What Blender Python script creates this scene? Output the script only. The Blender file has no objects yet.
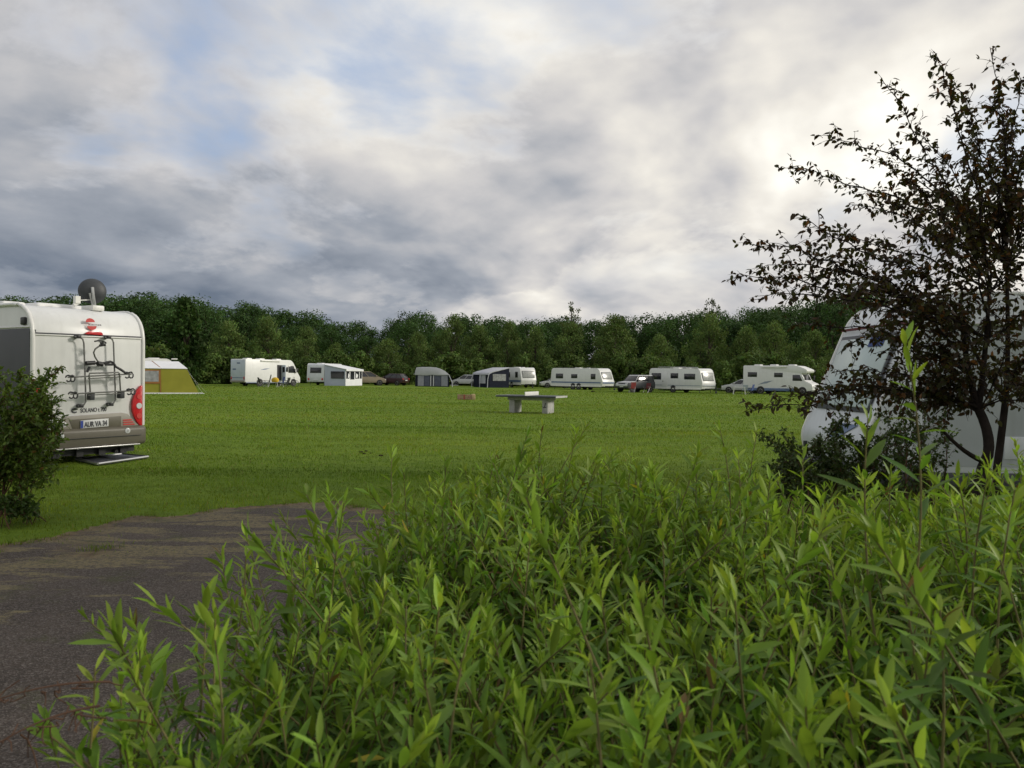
import bpy, bmesh, math, random
import numpy as np
from mathutils import Vector, Matrix, Euler

rng = np.random.default_rng(7)
random.seed(7)
sc = bpy.context.scene
COL = sc.collection
R = math.radians

# ------------------------------------------------------------------ camera
F = 770.0
EYE = 1.65
PITCH = -math.atan(9.0 / F)
ROLL = math.atan(0.012)
cam_d = bpy.data.cameras.new('camera')
cam = bpy.data.objects.new('camera', cam_d)
COL.objects.link(cam)
cam_d.sensor_width = 36.0
cam_d.lens = 36.0 * F / 1024.0
cam_d.clip_start = 0.05
cam_d.clip_end = 6000
cam_d.dof.use_dof = True
cam_d.dof.focus_distance = 14.0
cam_d.dof.aperture_fstop = 11.0
CM = Matrix.Translation((0, 0, EYE)) @ Matrix.Rotation(math.pi / 2 + PITCH, 4, 'X') @ Matrix.Rotation(ROLL, 4, 'Z')
cam.matrix_world = CM
sc.camera = cam
CR = CM.to_3x3()


def ray(px, py):
    return (CR @ Vector(((px - 512) / F, -(py - 384) / F, -1.0)))


def ground(px, py, z=0.0):
    d = ray(px, py)
    t = (z - EYE) / d.z
    return Vector((d.x * t, d.y * t, z))


def at(px, py, Y):
    d = ray(px, py)
    t = Y / d.y
    return Vector((d.x * t, Y, EYE + d.z * t))


def sstep(a, b, x):
    t = np.clip((x - a) / (b - a), 0, 1)
    return t * t * (3 - 2 * t)


def gz(X, Y):
    """gentle fall of the lawn: the far left stands a little higher"""
    return 0.14 * sstep(45, 85, Y) * sstep(10, -25, X)


# ------------------------------------------------------------------ materials
def nt_of(name):
    m = bpy.data.materials.new(name)
    m.use_nodes = True
    nt = m.node_tree
    for n in list(nt.nodes):
        nt.nodes.remove(n)
    return m, nt


def N(nt, typ, **kw):
    n = nt.nodes.new(typ)
    for k, v in kw.items():
        if k.startswith('i_'):
            n.inputs[k[2:]].default_value = v
        else:
            setattr(n, k, v)
    return n


def rgba(c):
    return (c[0], c[1], c[2], 1.0)


def paint(name, col, rough=0.4, metal=0.0, var=0.06, scale=3.0, spec=0.5, dirt=0.0, bump=0.0):
    """general procedural material: base colour broken up by noise, optional dirt"""
    m, nt = nt_of(name)
    out = N(nt, 'ShaderNodeOutputMaterial')
    p = N(nt, 'ShaderNodeBsdfPrincipled')
    p.inputs['Roughness'].default_value = rough
    p.inputs['Metallic'].default_value = metal
    p.inputs['Specular IOR Level'].default_value = spec
    tc = N(nt, 'ShaderNodeTexCoord')
    nz = N(nt, 'ShaderNodeTexNoise')
    nz.inputs['Scale'].default_value = scale
    nz.inputs['Detail'].default_value = 6
    nt.links.new(tc.outputs['Object'], nz.inputs['Vector'])
    ramp = N(nt, 'ShaderNodeValToRGB')
    ramp.color_ramp.elements[0].position = 0.3
    ramp.color_ramp.elements[1].position = 0.7
    ramp.color_ramp.elements[0].color = rgba([c * (1 - var) for c in col])
    ramp.color_ramp.elements[1].color = rgba([min(1, c * (1 + var)) for c in col])
    nt.links.new(nz.outputs['Fac'], ramp.inputs['Fac'])
    last = ramp.outputs['Color']
    if dirt > 0:
        mp = N(nt, 'ShaderNodeMapping')
        mp.inputs['Scale'].default_value = (4, 4, 0.5)
        nt.links.new(tc.outputs['Object'], mp.inputs['Vector'])
        n2 = N(nt, 'ShaderNodeTexNoise')
        n2.inputs['Scale'].default_value = 2.2
        n2.inputs['Detail'].default_value = 8
        nt.links.new(mp.outputs['Vector'], n2.inputs['Vector'])
        r2 = N(nt, 'ShaderNodeValToRGB')
        r2.color_ramp.elements[0].position = 0.5
        r2.color_ramp.elements[1].position = 0.8
        r2.color_ramp.elements[0].color = (0, 0, 0, 1)
        r2.color_ramp.elements[1].color = (dirt, dirt, dirt, 1)
        nt.links.new(n2.outputs['Fac'], r2.inputs['Fac'])
        mx = N(nt, 'ShaderNodeMixRGB')
        mx.inputs['Color2'].default_value = (0.16, 0.15, 0.11, 1)
        nt.links.new(r2.outputs['Color'], mx.inputs['Fac'])
        nt.links.new(last, mx.inputs['Color1'])
        last = mx.outputs['Color']
    nt.links.new(last, p.inputs['Base Color'])
    if bump > 0:
        b = N(nt, 'ShaderNodeBump')
        b.inputs['Strength'].default_value = bump
        b.inputs['Distance'].default_value = 0.01
        nb = N(nt, 'ShaderNodeTexNoise')
        nb.inputs['Scale'].default_value = scale * 12
        nb.inputs['Detail'].default_value = 4
        nt.links.new(tc.outputs['Object'], nb.inputs['Vector'])
        nt.links.new(nb.outputs['Fac'], b.inputs['Height'])
        nt.links.new(b.outputs['Normal'], p.inputs['Normal'])
    nt.links.new(p.outputs['BSDF'], out.inputs['Surface'])
    return m


def leaf_mat(name, mul=(1, 1, 1), trans=0.3, rough=0.45, spec=0.35, tmul=(1.3, 1.3, 0.7)):
    """leaf colour comes from the mesh's own per-leaf colour attribute"""
    m, nt = nt_of(name)
    out = N(nt, 'ShaderNodeOutputMaterial')
    at_ = N(nt, 'ShaderNodeAttribute', attribute_name='Col')
    mu = N(nt, 'ShaderNodeMixRGB', blend_type='MULTIPLY')
    mu.inputs['Fac'].default_value = 1
    mu.inputs['Color2'].default_value = rgba(mul)
    nt.links.new(at_.outputs['Color'], mu.inputs['Color1'])
    p = N(nt, 'ShaderNodeBsdfPrincipled')
    p.inputs['Roughness'].default_value = rough
    p.inputs['Specular IOR Level'].default_value = spec
    nt.links.new(mu.outputs['Color'], p.inputs['Base Color'])
    tr = N(nt, 'ShaderNodeBsdfTranslucent')
    m2 = N(nt, 'ShaderNodeMixRGB', blend_type='MULTIPLY')
    m2.inputs['Fac'].default_value = 1
    m2.inputs['Color2'].default_value = rgba(tmul)
    nt.links.new(mu.outputs['Color'], m2.inputs['Color1'])
    nt.links.new(m2.outputs['Color'], tr.inputs['Color'])
    mix = N(nt, 'ShaderNodeMixShader')
    mix.inputs['Fac'].default_value = trans
    nt.links.new(p.outputs['BSDF'], mix.inputs[1])
    nt.links.new(tr.outputs['BSDF'], mix.inputs[2])
    nt.links.new(mix.outputs['Shader'], out.inputs['Surface'])
    return m


M = {}
M['white'] = paint('white_gelcoat', (0.66, 0.67, 0.66), 0.35, var=0.04, dirt=0.12)
M['shaded_sheet'] = paint('shaded_white_side', (0.38, 0.41, 0.43), 0.5, var=0.06, dirt=0.2)  # white caravan side with its shade put into a darker grey
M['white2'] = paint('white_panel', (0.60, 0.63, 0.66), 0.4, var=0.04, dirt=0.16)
M['offwhite'] = paint('ivory_gelcoat', (0.70, 0.70, 0.66), 0.4, var=0.05, dirt=0.25)
M['shaded_bluegrey_panel'] = paint('shaded_bluegrey_panel', (0.50, 0.57, 0.66), 0.4, var=0.05, dirt=0.15)  # white wall with the rear's shade put into the colour
M['trim'] = paint('white_trim', (0.72, 0.72, 0.70), 0.3, var=0.03, dirt=0.1)
M['alu'] = paint('aluminium', (0.55, 0.55, 0.55), 0.35, 0.9, var=0.08)
M['rackgrey'] = paint('grey_anodised_tube', (0.17, 0.17, 0.165), 0.45, 0.3, var=0.12)
M['steel'] = paint('dull_steel', (0.42, 0.43, 0.43), 0.4, 0.7, var=0.1)
M['black'] = paint('black_plastic', (0.018, 0.018, 0.02), 0.5, var=0.2)
M['rubber'] = paint('tyre_rubber', (0.02, 0.02, 0.02), 0.8, var=0.2)
M['charcoal'] = paint('charcoal_panel', (0.055, 0.058, 0.068), 0.5, var=0.15, scale=1.5, dirt=0.1)
M['glass'] = paint('tinted_acrylic', (0.02, 0.022, 0.026), 0.12, var=0.25, scale=1.5, spec=0.6)
M['greenglass'] = paint('pale_acrylic', (0.42, 0.50, 0.48), 0.2, var=0.12, scale=1.0, spec=0.6)
M['curtain'] = paint('curtained_window', (0.30, 0.31, 0.30), 0.25, var=0.3, scale=6, spec=0.6)
M['bumper'] = paint('taupe_bumper', (0.115, 0.105, 0.078), 0.45, var=0.07, dirt=0.2)
M['bumper_light'] = paint('light_taupe', (0.25, 0.235, 0.195), 0.45, var=0.06, dirt=0.15)
M['red'] = paint('red_lens', (0.50, 0.02, 0.025), 0.2, var=0.15, scale=20)
M['redpaint'] = paint('red_print', (0.55, 0.05, 0.045), 0.4, var=0.05)
M['orange'] = paint('orange_lens', (0.6, 0.14, 0.03), 0.25, var=0.1)
M['lens'] = paint('clear_lens', (0.6, 0.62, 0.63), 0.15, var=0.1)
M['print'] = paint('dark_print', (0.06, 0.06, 0.07), 0.5, var=0.1)
M['plate'] = paint('plate_white', (0.62, 0.63, 0.63), 0.35, var=0.04)
M['plateblue'] = paint('plate_blue', (0.03, 0.06, 0.3), 0.4, var=0.05)
M['stripe'] = paint('blue_decal', (0.10, 0.15, 0.27), 0.4, var=0.1)
M['stripegrey'] = paint('grey_decal', (0.22, 0.26, 0.32), 0.4, var=0.1)
M['darkgrey'] = paint('dark_grey_metal', (0.038, 0.042, 0.047), 0.55, var=0.15)
M['navy'] = paint('navy_canvas', (0.017, 0.020, 0.033), 0.85, var=0.2, spec=0.1)
M['greycanvas'] = paint('grey_canvas', (0.42, 0.43, 0.47), 0.85, var=0.08, scale=1.2, spec=0.1)
M['midcanvas'] = paint('blue_grey_canvas', (0.20, 0.215, 0.27), 0.85, var=0.1, spec=0.1)
M['midlight'] = paint('mid_grey_canvas', (0.24, 0.25, 0.29), 0.85, var=0.1, spec=0.1)
M['slate'] = paint('slate_canvas', (0.085, 0.095, 0.13), 0.85, var=0.15, spec=0.1)
M['whitecanvas'] = paint('white_canvas', (0.70, 0.71, 0.73), 0.8, var=0.05, scale=1.2, spec=0.1, dirt=0.12)
M['blue_shade_canvas'] = paint('pale_blue_and_shade_canvas', (0.42, 0.46, 0.55), 0.8, var=0.05, scale=1.2, spec=0.1)  # pale blue chair fabric, also the shade tone of a white awning wall
M['ochre'] = paint('ochre_canvas', (0.245, 0.24, 0.038), 0.85, var=0.08, scale=1.5, spec=0.1)
M['orangecanvas'] = paint('orange_canvas_trim', (0.28, 0.13, 0.05), 0.85, var=0.1, spec=0.1)
M['mesh'] = paint('clear_foil', (0.25, 0.26, 0.26), 0.25, var=0.3, scale=4)
M['interior'] = paint('dark_interior', (0.03, 0.03, 0.035), 0.8, var=0.3, scale=2)
M['beige'] = paint('champagne_paint', (0.24, 0.20, 0.14), 0.35, 0.3, var=0.05)
M['silver'] = paint('silver_paint', (0.50, 0.51, 0.52), 0.35, 0.3, var=0.05)
M['darkred'] = paint('dark_red_paint', (0.03, 0.009, 0.012), 0.3, var=0.08)
M['darkpaint'] = paint('anthracite_paint', (0.035, 0.038, 0.045), 0.3, var=0.08)
M['blue'] = paint('blue_fabric', (0.04, 0.07, 0.22), 0.8, var=0.1)
M['yellow'] = paint('yellow_fabric', (0.55, 0.36, 0.02), 0.8, var=0.1)
M['redfabric'] = paint('red_fabric', (0.28, 0.05, 0.04), 0.8, var=0.1)
M['maroon'] = paint('maroon_fabric', (0.09, 0.014, 0.016), 0.8, var=0.1)
M['concrete'] = paint('cast_concrete', (0.40, 0.40, 0.385), 0.9, var=0.18, scale=5, spec=0.2, bump=0.5, dirt=0.4)
M['tabletop'] = paint('dark_tabletop', (0.10, 0.11, 0.12), 0.7, var=0.15, scale=3, spec=0.2, dirt=0.1)
M['lit_tabletrim'] = paint('lit_table_edge', (0.42, 0.42, 0.41), 0.7, var=0.1)
M['net'] = paint('white_steel_net', (0.66, 0.66, 0.64), 0.5, var=0.05)
M['wood'] = paint('weathered_wood', (0.30, 0.19, 0.13), 0.8, var=0.25, scale=8)
M['woodlight'] = paint('fresh_wood', (0.46, 0.34, 0.19), 0.8, var=0.15, scale=8)
M['soil'] = paint('dark_soil', (0.03, 0.022, 0.014), 1.0, var=0.4, scale=20, spec=0.1)
M['bark'] = paint('grey_bark', (0.07, 0.055, 0.045), 0.95, var=0.35, scale=9, spec=0.1, bump=1.0)
M['twig'] = paint('red_brown_twig', (0.10, 0.055, 0.035), 0.8, var=0.3, scale=12, spec=0.2)
M['greentwig'] = paint('green_brown_stem', (0.13, 0.115, 0.045), 0.7, var=0.3, scale=12, spec=0.2)
M['darkbark'] = paint('dark_bark', (0.03, 0.024, 0.022), 0.95, var=0.35, scale=14, spec=0.1, bump=1.0)


# ------------------------------------------------------------------ mesh tools
def link(o, parent=None):
    COL.objects.link(o)
    if parent is not None:
        o.parent = parent
    return o


def tag(o, label, cat, group=None, kind=None):
    if label:
        o['label'] = label
    if cat:
        o['category'] = cat
    if group:
        o['group'] = group
    if kind:
        o['kind'] = kind
    return o


def thing(name, label, cat, loc=(0, 0, 0), rz=0.0, group=None):
    o = bpy.data.objects.new(name, None)
    o.empty_display_size = 0.3
    o.location = loc
    o.rotation_euler = (0, 0, rz)
    link(o)
    return tag(o, label, cat, group)


class MB:
    def __init__(self):
        self.v, self.f, self.m = [], [], []

    def add(self, vs, fs, m=0):
        b = len(self.v)
        self.v += [tuple(v) for v in vs]
        self.f += [tuple(b + i for i in f) for f in fs]
        self.m += [m] * len(fs)

    def box(self, x0, x1, y0, y1, z0, z1, m=0):
        vs = [(x0, y0, z0), (x1, y0, z0), (x1, y1, z0), (x0, y1, z0), (x0, y0, z1), (x1, y0, z1), (x1, y1, z1), (x0, y1, z1)]
        self.add(vs, [(3, 2, 1, 0), (4, 5, 6, 7), (0, 1, 5, 4), (1, 2, 6, 5), (2, 3, 7, 6), (3, 0, 4, 7)], m)

    def prism(self, prof, y0, y1, m=0, y0b=None, y1b=None):
        """prof: list of (x, z), extruded along y"""
        n = len(prof)
        vs = [(x, y0, z) for x, z in prof] + [(x, y1, z) for x, z in prof]
        fs = [tuple(range(n)), tuple(reversed(range(n, 2 * n)))]
        for i in range(n):
            j = (i + 1) % n
            fs.append((i, i + n, j + n, j))
        self.add(vs, fs, m)

    def slab(self, pts, t, m=0):
        """flat polygon given thickness t along its normal (right-hand rule)"""
        p = [Vector(q) for q in pts]
        nrm = Vector((0, 0, 0))
        for i in range(len(p)):
            nrm += p[i].cross(p[(i + 1) % len(p)])
        nrm.normalize()
        n = len(p)
        vs = p + [q + nrm * t for q in p]
        fs = [tuple(reversed(range(n))), tuple(range(n, 2 * n))]
        for i in range(n):
            j = (i + 1) % n
            fs.append((i, j, j + n, i + n))
        self.add(vs, fs, m)

    def frustum(self, b, t, m=0):
        """b, t: four bottom and four top corners (counter-clockwise seen from above)"""
        self.add(list(b) + list(t), [(3, 2, 1, 0), (4, 5, 6, 7), (0, 1, 5, 4), (1, 2, 6, 5), (2, 3, 7, 6), (3, 0, 4, 7)], m)

    def tube(self, path, r, n=8, m=0, cap=True):
        P = [Vector(p) for p in path]
        k = len(P)
        rs = r if isinstance(r, (list, tuple)) else [r] * k
        vs, fs = [], []
        up = Vector((0.13, 0.21, 0.97))
        for i in range(k):
            d = (P[min(i + 1, k - 1)] - P[max(i - 1, 0)])
            if d.length < 1e-9:
                d = Vector((0, 0, 1))
            d.normalize()
            if abs(d.dot(up)) > 0.95:
                up = Vector((0.97, 0.1, 0.2))
            a = d.cross(up).normalized()
            b = d.cross(a).normalized()
            for j in range(n):
                an = 2 * math.pi * j / n
                vs.append(P[i] + (a * math.cos(an) + b * math.sin(an)) * rs[i])
        for i in range(k - 1):
            for j in range(n):
                q = (j + 1) % n
                fs.append((i * n + j, i * n + q, (i + 1) * n + q, (i + 1) * n + j))
        if cap:
            fs.append(tuple(reversed(range(n))))
            fs.append(tuple(range((k - 1) * n, k * n)))
        self.add(vs, fs, m)

    def disc(self, c, axis, r, t, n=24, m=0):
        c = Vector(c)
        ax = Vector(axis).normalized()
        self.tube([c, c + ax * t], r, n, m)

    def lathe(self, c, axis, prof, n=28, m=0):
        """prof: list of (radius, along)"""
        c = Vector(c)
        ax = Vector(axis).normalized()
        up = Vector((0, 0, 1)) if abs(ax.z) < 0.9 else Vector((1, 0, 0))
        a = ax.cross(up).normalized()
        b = ax.cross(a).normalized()
        vs, fs = [], []
        k = len(prof)
        for r, h in prof:
            for j in range(n):
                an = 2 * math.pi * j / n
                vs.append(c + ax * h + (a * math.cos(an) + b * math.sin(an)) * r)
        for i in range(k - 1):
            for j in range(n):
                q = (j + 1) % n
                fs.append((i * n + j, (i + 1) * n + j, (i + 1) * n + q, i * n + q))
        self.add(vs, fs, m)

    def build(self, name, mats, parent=None, bevel=0.0, seg=2, smooth=40, fix=True):
        me = bpy.data.meshes.new(name)
        bm = bmesh.new()
        vv = [bm.verts.new(v) for v in self.v]
        for f, mi in zip(self.f, self.m):
            try:
                fc = bm.faces.new([vv[i] for i in f])
                fc.material_index = mi
            except ValueError:
                pass
        if fix:
            bmesh.ops.recalc_face_normals(bm, faces=bm.faces)
        if bevel > 0:
            es = [e for e in bm.edges if len(e.link_faces) == 2 and e.calc_face_angle(0) > R(25)]
            bmesh.ops.bevel(bm, geom=es, offset=bevel, offset_type='OFFSET', segments=seg, profile=0.5,
                            affect='EDGES', clamp_overlap=True)
        for f in bm.faces:
            f.smooth = True
        bm.to_mesh(me)
        bm.free()
        me.set_sharp_from_angle(angle=R(smooth))
        if not isinstance(mats, (list, tuple)):
            mats = [mats]
        for m in mats:
            me.materials.append(m)
        return link(bpy.data.objects.new(name, me), parent)


def round_poly(pts, rad, seg=5):
    out = []
    n = len(pts)
    for i in range(n):
        p0, p1, p2 = Vector(pts[i - 1]), Vector(pts[i]), Vector(pts[(i + 1) % n])
        r = rad[i]
        if r <= 0:
            out.append(tuple(p1))
            continue
        a = (p0 - p1)
        b = (p2 - p1)
        ra = min(r, a.length * 0.48)
        rb = min(r, b.length * 0.48)
        A = p1 + a.normalized() * ra
        B = p1 + b.normalized() * rb
        for k in range(seg + 1):
            t = k / seg
            q = A * (1 - t) ** 2 + p1 * 2 * t * (1 - t) + B * t ** 2
            out.append(tuple(q))
    return out


def np_mesh(name, V, polys, mats, parent=None, cols=None, pm=None, smooth=True):
    """polys: list of integer arrays, each (k, n) with n corners"""
    me = bpy.data.meshes.new(name)
    V = np.asarray(V, dtype=np.float32)
    me.vertices.add(len(V))
    me.vertices.foreach_set('co', V.ravel())
    loops = np.concatenate([p.ravel() for p in polys]).astype(np.int32)
    sizes = np.concatenate([np.full(len(p), p.shape[1], dtype=np.int32) for p in polys])
    starts = np.concatenate([[0], np.cumsum(sizes)[:-1]]).astype(np.int32)
    me.loops.add(len(loops))
    me.loops.foreach_set('vertex_index', loops)
    me.polygons.add(len(sizes))
    me.polygons.foreach_set('loop_start', starts)
    if pm is not None:
        me.polygons.foreach_set('material_index', np.asarray(pm, dtype=np.int32))
    me.polygons.foreach_set('use_smooth', np.full(len(sizes), smooth, dtype=bool))
    if cols is not None:
        a = me.color_attributes.new('Col', 'FLOAT_COLOR', 'POINT')
        c = np.ones((len(V), 4), dtype=np.float32)
        c[:, :3] = cols
        a.data.foreach_set('color', c.ravel())
    me.update(calc_edges=True)
    me.validate()
    for m in (mats if isinstance(mats, (list, tuple)) else [mats]):
        me.materials.append(m)
    return link(bpy.data.objects.new(name, me), parent)


def nrm(a):
    return a / np.maximum(np.linalg.norm(a, axis=-1, keepdims=True), 1e-9)


LEAF_LONG = (np.array([0, .22, .22, .22, .5, .5, .5, .8, .8, .8, 1.0]),
             np.array([0, -.66, 0, .66, -1, 0, 1, -.62, 0, .62, 0]),
             [np.array([[0, 1, 2], [0, 2, 3], [7, 10, 8], [8, 10, 9]]),
              np.array([[1, 4, 5, 2], [2, 5, 6, 3], [4, 7, 8, 5], [5, 8, 9, 6]])])
LEAF_OVAL = (np.array([0, .28, .28, .28, .68, .68, .68, 1.0]), np.array([0, -.88, 0, .88, -.8, 0, .8, 0]),
             [np.array([[0, 1, 2], [0, 2, 3], [4, 7, 5], [5, 7, 6]]), np.array([[1, 4, 5, 2], [2, 5, 6, 3]])])


class Leaves:
    def __init__(self, tpl):
        self.t = tpl
        self.V, self.C, self.n = [], [], 0

    def add(self, O, D, U, L, W, col, curl=0.25, fold=0.35):
        """O origins, D directions, U upper-side hints, L lengths, W half widths, col per leaf"""
        D = nrm(D)
        S = nrm(np.cross(D, U))
        Nn = np.cross(S, D)
        t, w, _ = self.t
        L = np.broadcast_to(np.asarray(L, float), (len(O),))
        W = np.broadcast_to(np.asarray(W, float), (len(O),))
        curl = np.broadcast_to(np.asarray(curl, float), (len(O),))
        P = (O[:, None, :] + D[:, None, :] * (t[None, :, None] * L[:, None, None])
             + S[:, None, :] * (w[None, :, None] * W[:, None, None])
             + Nn[:, None, :] * ((np.abs(w)[None, :, None] * fold) * W[:, None, None])
             - Nn[:, None, :] * ((t ** 2)[None, :, None] * (curl * L)[:, None, None]))
        self.V.append(P.reshape(-1, 3))
        self.C.append(np.repeat(np.asarray(col), len(t), axis=0))
        self.n += len(O)

    def arrays(self):
        k = len(self.t[0])
        off = (np.arange(self.n) * k)[:, None, None]
        polys = [(p[None] + off).reshape(-1, p.shape[1]) for p in self.t[2]]
        return np.concatenate(self.V), polys, np.concatenate(self.C)

    def build(self, name, mat, parent=None):
        V, polys, C = self.arrays()
        return np_mesh(name, V, polys, mat, parent, C)


# ------------------------------------------------------------------ sky and light
SUN_AZ = 88.0     # degrees clockwise from the view direction (+Y)
SUN_EL = 23.0


def build_world():
    w = bpy.data.worlds.new('World')
    sc.world = w
    w.use_nodes = True
    nt = w.node_tree
    for n in list(nt.nodes):
        nt.nodes.remove(n)
    L = nt.links.new
    out = N(nt, 'ShaderNodeOutputWorld')
    bg = N(nt, 'ShaderNodeBackground')
    bg.inputs['Strength'].default_value = 0.1
    L(bg.outputs[0], out.inputs['Surface'])
    sky = N(nt, 'ShaderNodeTexSky')
    sky.sky_type = 'NISHITA'
    sky.sun_disc = False
    sky.sun_elevation = R(SUN_EL)
    sky.sun_rotation = R(SUN_AZ)
    tc = N(nt, 'ShaderNodeTexCoord')
    sep = N(nt, 'ShaderNodeSeparateXYZ')
    L(tc.outputs['Generated'], sep.inputs[0])

    def m(op, a, b=None, c=None, clamp=False):
        n = N(nt, 'ShaderNodeMath', operation=op, use_clamp=clamp)
        for i, q in enumerate((a, b, c)):
            if q is None:
                continue
            if isinstance(q, (int, float)):
                n.inputs[i].default_value = q
            else:
                L(q, n.inputs[i])
        return n.outputs[0]

    def mr(x, a, b, c, d, smooth=True):
        n = N(nt, 'ShaderNodeMapRange')
        n.interpolation_type = 'SMOOTHSTEP' if smooth else 'LINEAR'
        for i, q in enumerate((a, b, c, d)):
            n.inputs[i + 1].default_value = q
        L(x, n.inputs[0])
        return n.outputs[0]

    def spot(az, el, k):
        v = N(nt, 'ShaderNodeVectorMath', operation='DOT_PRODUCT')
        L(tc.outputs['Generated'], v.inputs[0])
        a, e = R(az), R(el)
        v.inputs[1].default_value = (math.sin(a) * math.cos(e), math.cos(a) * math.cos(e), math.sin(e))
        return m('POWER', m('MAXIMUM', v.outputs['Value'], 0.0), k)

    x, y, z = sep.outputs
    zc = m('ADD', m('MAXIMUM', z, 0.0), 0.32)
    u = m('DIVIDE', x, zc)
    v = m('DIVIDE', y, zc)
    # cloud streets run towards azimuth 38 degrees
    ca, sa = math.cos(R(38)), math.sin(R(38))
    across = m('SUBTRACT', m('MULTIPLY', u, ca), m('MULTIPLY', v, sa))
    along = m('ADD', m('MULTIPLY', u, sa), m('MULTIPLY', v, ca))

    def noise(su, sv, seed, detail, rough, dist, du=0.0, dv=0.0):
        c = N(nt, 'ShaderNodeCombineXYZ')
        L(m('MULTIPLY', m('ADD', across, du), su), c.inputs[0])
        L(m('MULTIPLY', m('ADD', along, dv), sv), c.inputs[1])
        c.inputs[2].default_value = seed
        n = N(nt, 'ShaderNodeTexNoise')
        n.inputs['Scale'].default_value = 1.0
        n.inputs['Detail'].default_value = detail
        n.inputs['Roughness'].default_value = rough
        n.inputs['Distortion'].default_value = dist
        L(c.outputs[0], n.inputs['Vector'])
        return n.outputs['Fac']

    nA = noise(2.1, 1.9, SKY_SEED, 10, 0.535, 0.2)
    nB = noise(2.1, 1.9, SKY_SEED, 4, 0.48, 0.25, 0.15, 0.04)       # the same field a step towards the sun
    nA4 = noise(2.1, 1.9, SKY_SEED, 4, 0.48, 0.25)
    nD = noise(6.0, 5.2, 7.7, 10, 0.6, 0.2)
    nL = noise(0.7, 0.4, 15.1, 3, 0.5, 0.0)
    relief = m('MULTIPLY', m('SUBTRACT', nA4, nB), 1.0)
    t = m('ADD', 0.64, relief)
    t = m('SUBTRACT', t, m('ADD', m('MULTIPLY', m('SUBTRACT', nA, 0.5), 0.32), m('MULTIPLY', mr(nA, 0.46, 0.53, -0.5, 0.5), 0.11)))
    t = m('ADD', t, m('MULTIPLY', m('SUBTRACT', nD, 0.5), 0.24))
    t = m('ADD', t, m('MULTIPLY', m('SUBTRACT', nL, 0.5), 0.30))
    # sun-side glow behind the clouds, heavy bank low on the left
    glow = spot(33, 19, 6)
    t = m('ADD', t, m('MULTIPLY', glow, 0.17))
    t = m('ADD', t, m('MULTIPLY', m('MULTIPLY', glow, relief), 0.6))
    t = m('ADD', t, m('MULTIPLY', spot(16, 19, 90), 0.09))
    t = m('ADD', t, m('MULTIPLY', spot(10, 11, 300), 0.10))
    t = m('ADD', t, m('MULTIPLY', spot(-20, 24, 12), 0.10))
    t = m('ADD', t, m('MULTIPLY', spot(-10, 15, 60), 0.13))
    t = m('SUBTRACT', t, m('MULTIPLY', spot(-26, 4, 22), 0.33))
    t = m('SUBTRACT', t, m('MULTIPLY', spot(-9, 4, 60), 0.20))
    t = m('SUBTRACT', t, m('MULTIPLY', spot(8, 3, 60), 0.16))
    t = m('ADD', t, m('MULTIPLY', spot(120, 35, 1.5), 0.16))
    t = m('MAXIMUM', m('MINIMUM', t, 1.0), 0.02)
    ramp = N(nt, 'ShaderNodeValToRGB')
    e = ramp.color_ramp.elements
    e[0].position = 0.0
    e[0].color = (0.85, 1.1, 1.5, 1)
    e[1].position = 1.0
    e[1].color = (9.4, 9.1, 8.3, 1)
    for pos, cc in ((0.2, (1.3, 1.6, 2.1)), (0.42, (2.85, 3.08, 3.5)), (0.62, (5.1, 5.0, 5.0)), (0.8, (7.1, 6.8, 6.25))):
        q = e.new(pos)
        q.color = (cc[0], cc[1], cc[2], 1)
    L(t, ramp.inputs['Fac'])
    # thin places and openings where the blue comes through
    gap = m('ADD', m('MULTIPLY', spot(-18, 29, 120), 0.17), m('MULTIPLY', spot(22, 26, 120), 0.06))
    thin = m('ADD', m('SUBTRACT', 0.5, nA), gap)
    g = m('MULTIPLY', mr(thin, -0.03, 0.19, 0.0, 0.85), mr(z, 0.08, 0.26, 0.0, 1.0))
    mix = N(nt, 'ShaderNodeMixRGB')
    L(g, mix.inputs['Fac'])
    L(ramp.outputs['Color'], mix.inputs['Color1'])
    veil = N(nt, 'ShaderNodeMixRGB')
    L(m('MULTIPLY', glow, 1.15, clamp=True), veil.inputs['Fac'])
    veil.inputs['Color1'].default_value = (3.1, 4.2, 6.3, 1)
    veil.inputs['Color2'].default_value = (6.6, 7.1, 8.0, 1)
    sk = N(nt, 'ShaderNodeMixRGB', blend_type='MIX')
    sk.inputs['Fac'].default_value = 0.7
    L(sky.outputs[0], sk.inputs['Color1'])
    L(veil.outputs['Color'], sk.inputs['Color2'])
    L(sk.outputs['Color'], mix.inputs['Color2'])
    L(mix.outputs['Color'], bg.inputs['Color'])


SKY_SEED = 61.4
build_world()
sun_d = bpy.data.lights.new('sun', 'SUN')
sun_d.energy = 2.0
sun_d.angle = R(11)
sun_d.color = (1.0, 0.93, 0.82)
sun = bpy.data.objects.new('sun', sun_d)
link(sun)
_a, _e = R(SUN_AZ), R(SUN_EL)
sdir = Vector((math.sin(_a) * math.cos(_e), math.cos(_a) * math.cos(_e), math.sin(_e)))
sun.rotation_euler = sdir.to_track_quat('Z', 'Y').to_euler()
sun.location = sdir * 50

vs = sc.view_settings
vs.view_transform = 'Standard'
vs.look = 'None'
vs.exposure = 0.28
vs.gamma = 1.0
vs.use_curve_mapping = False

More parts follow.
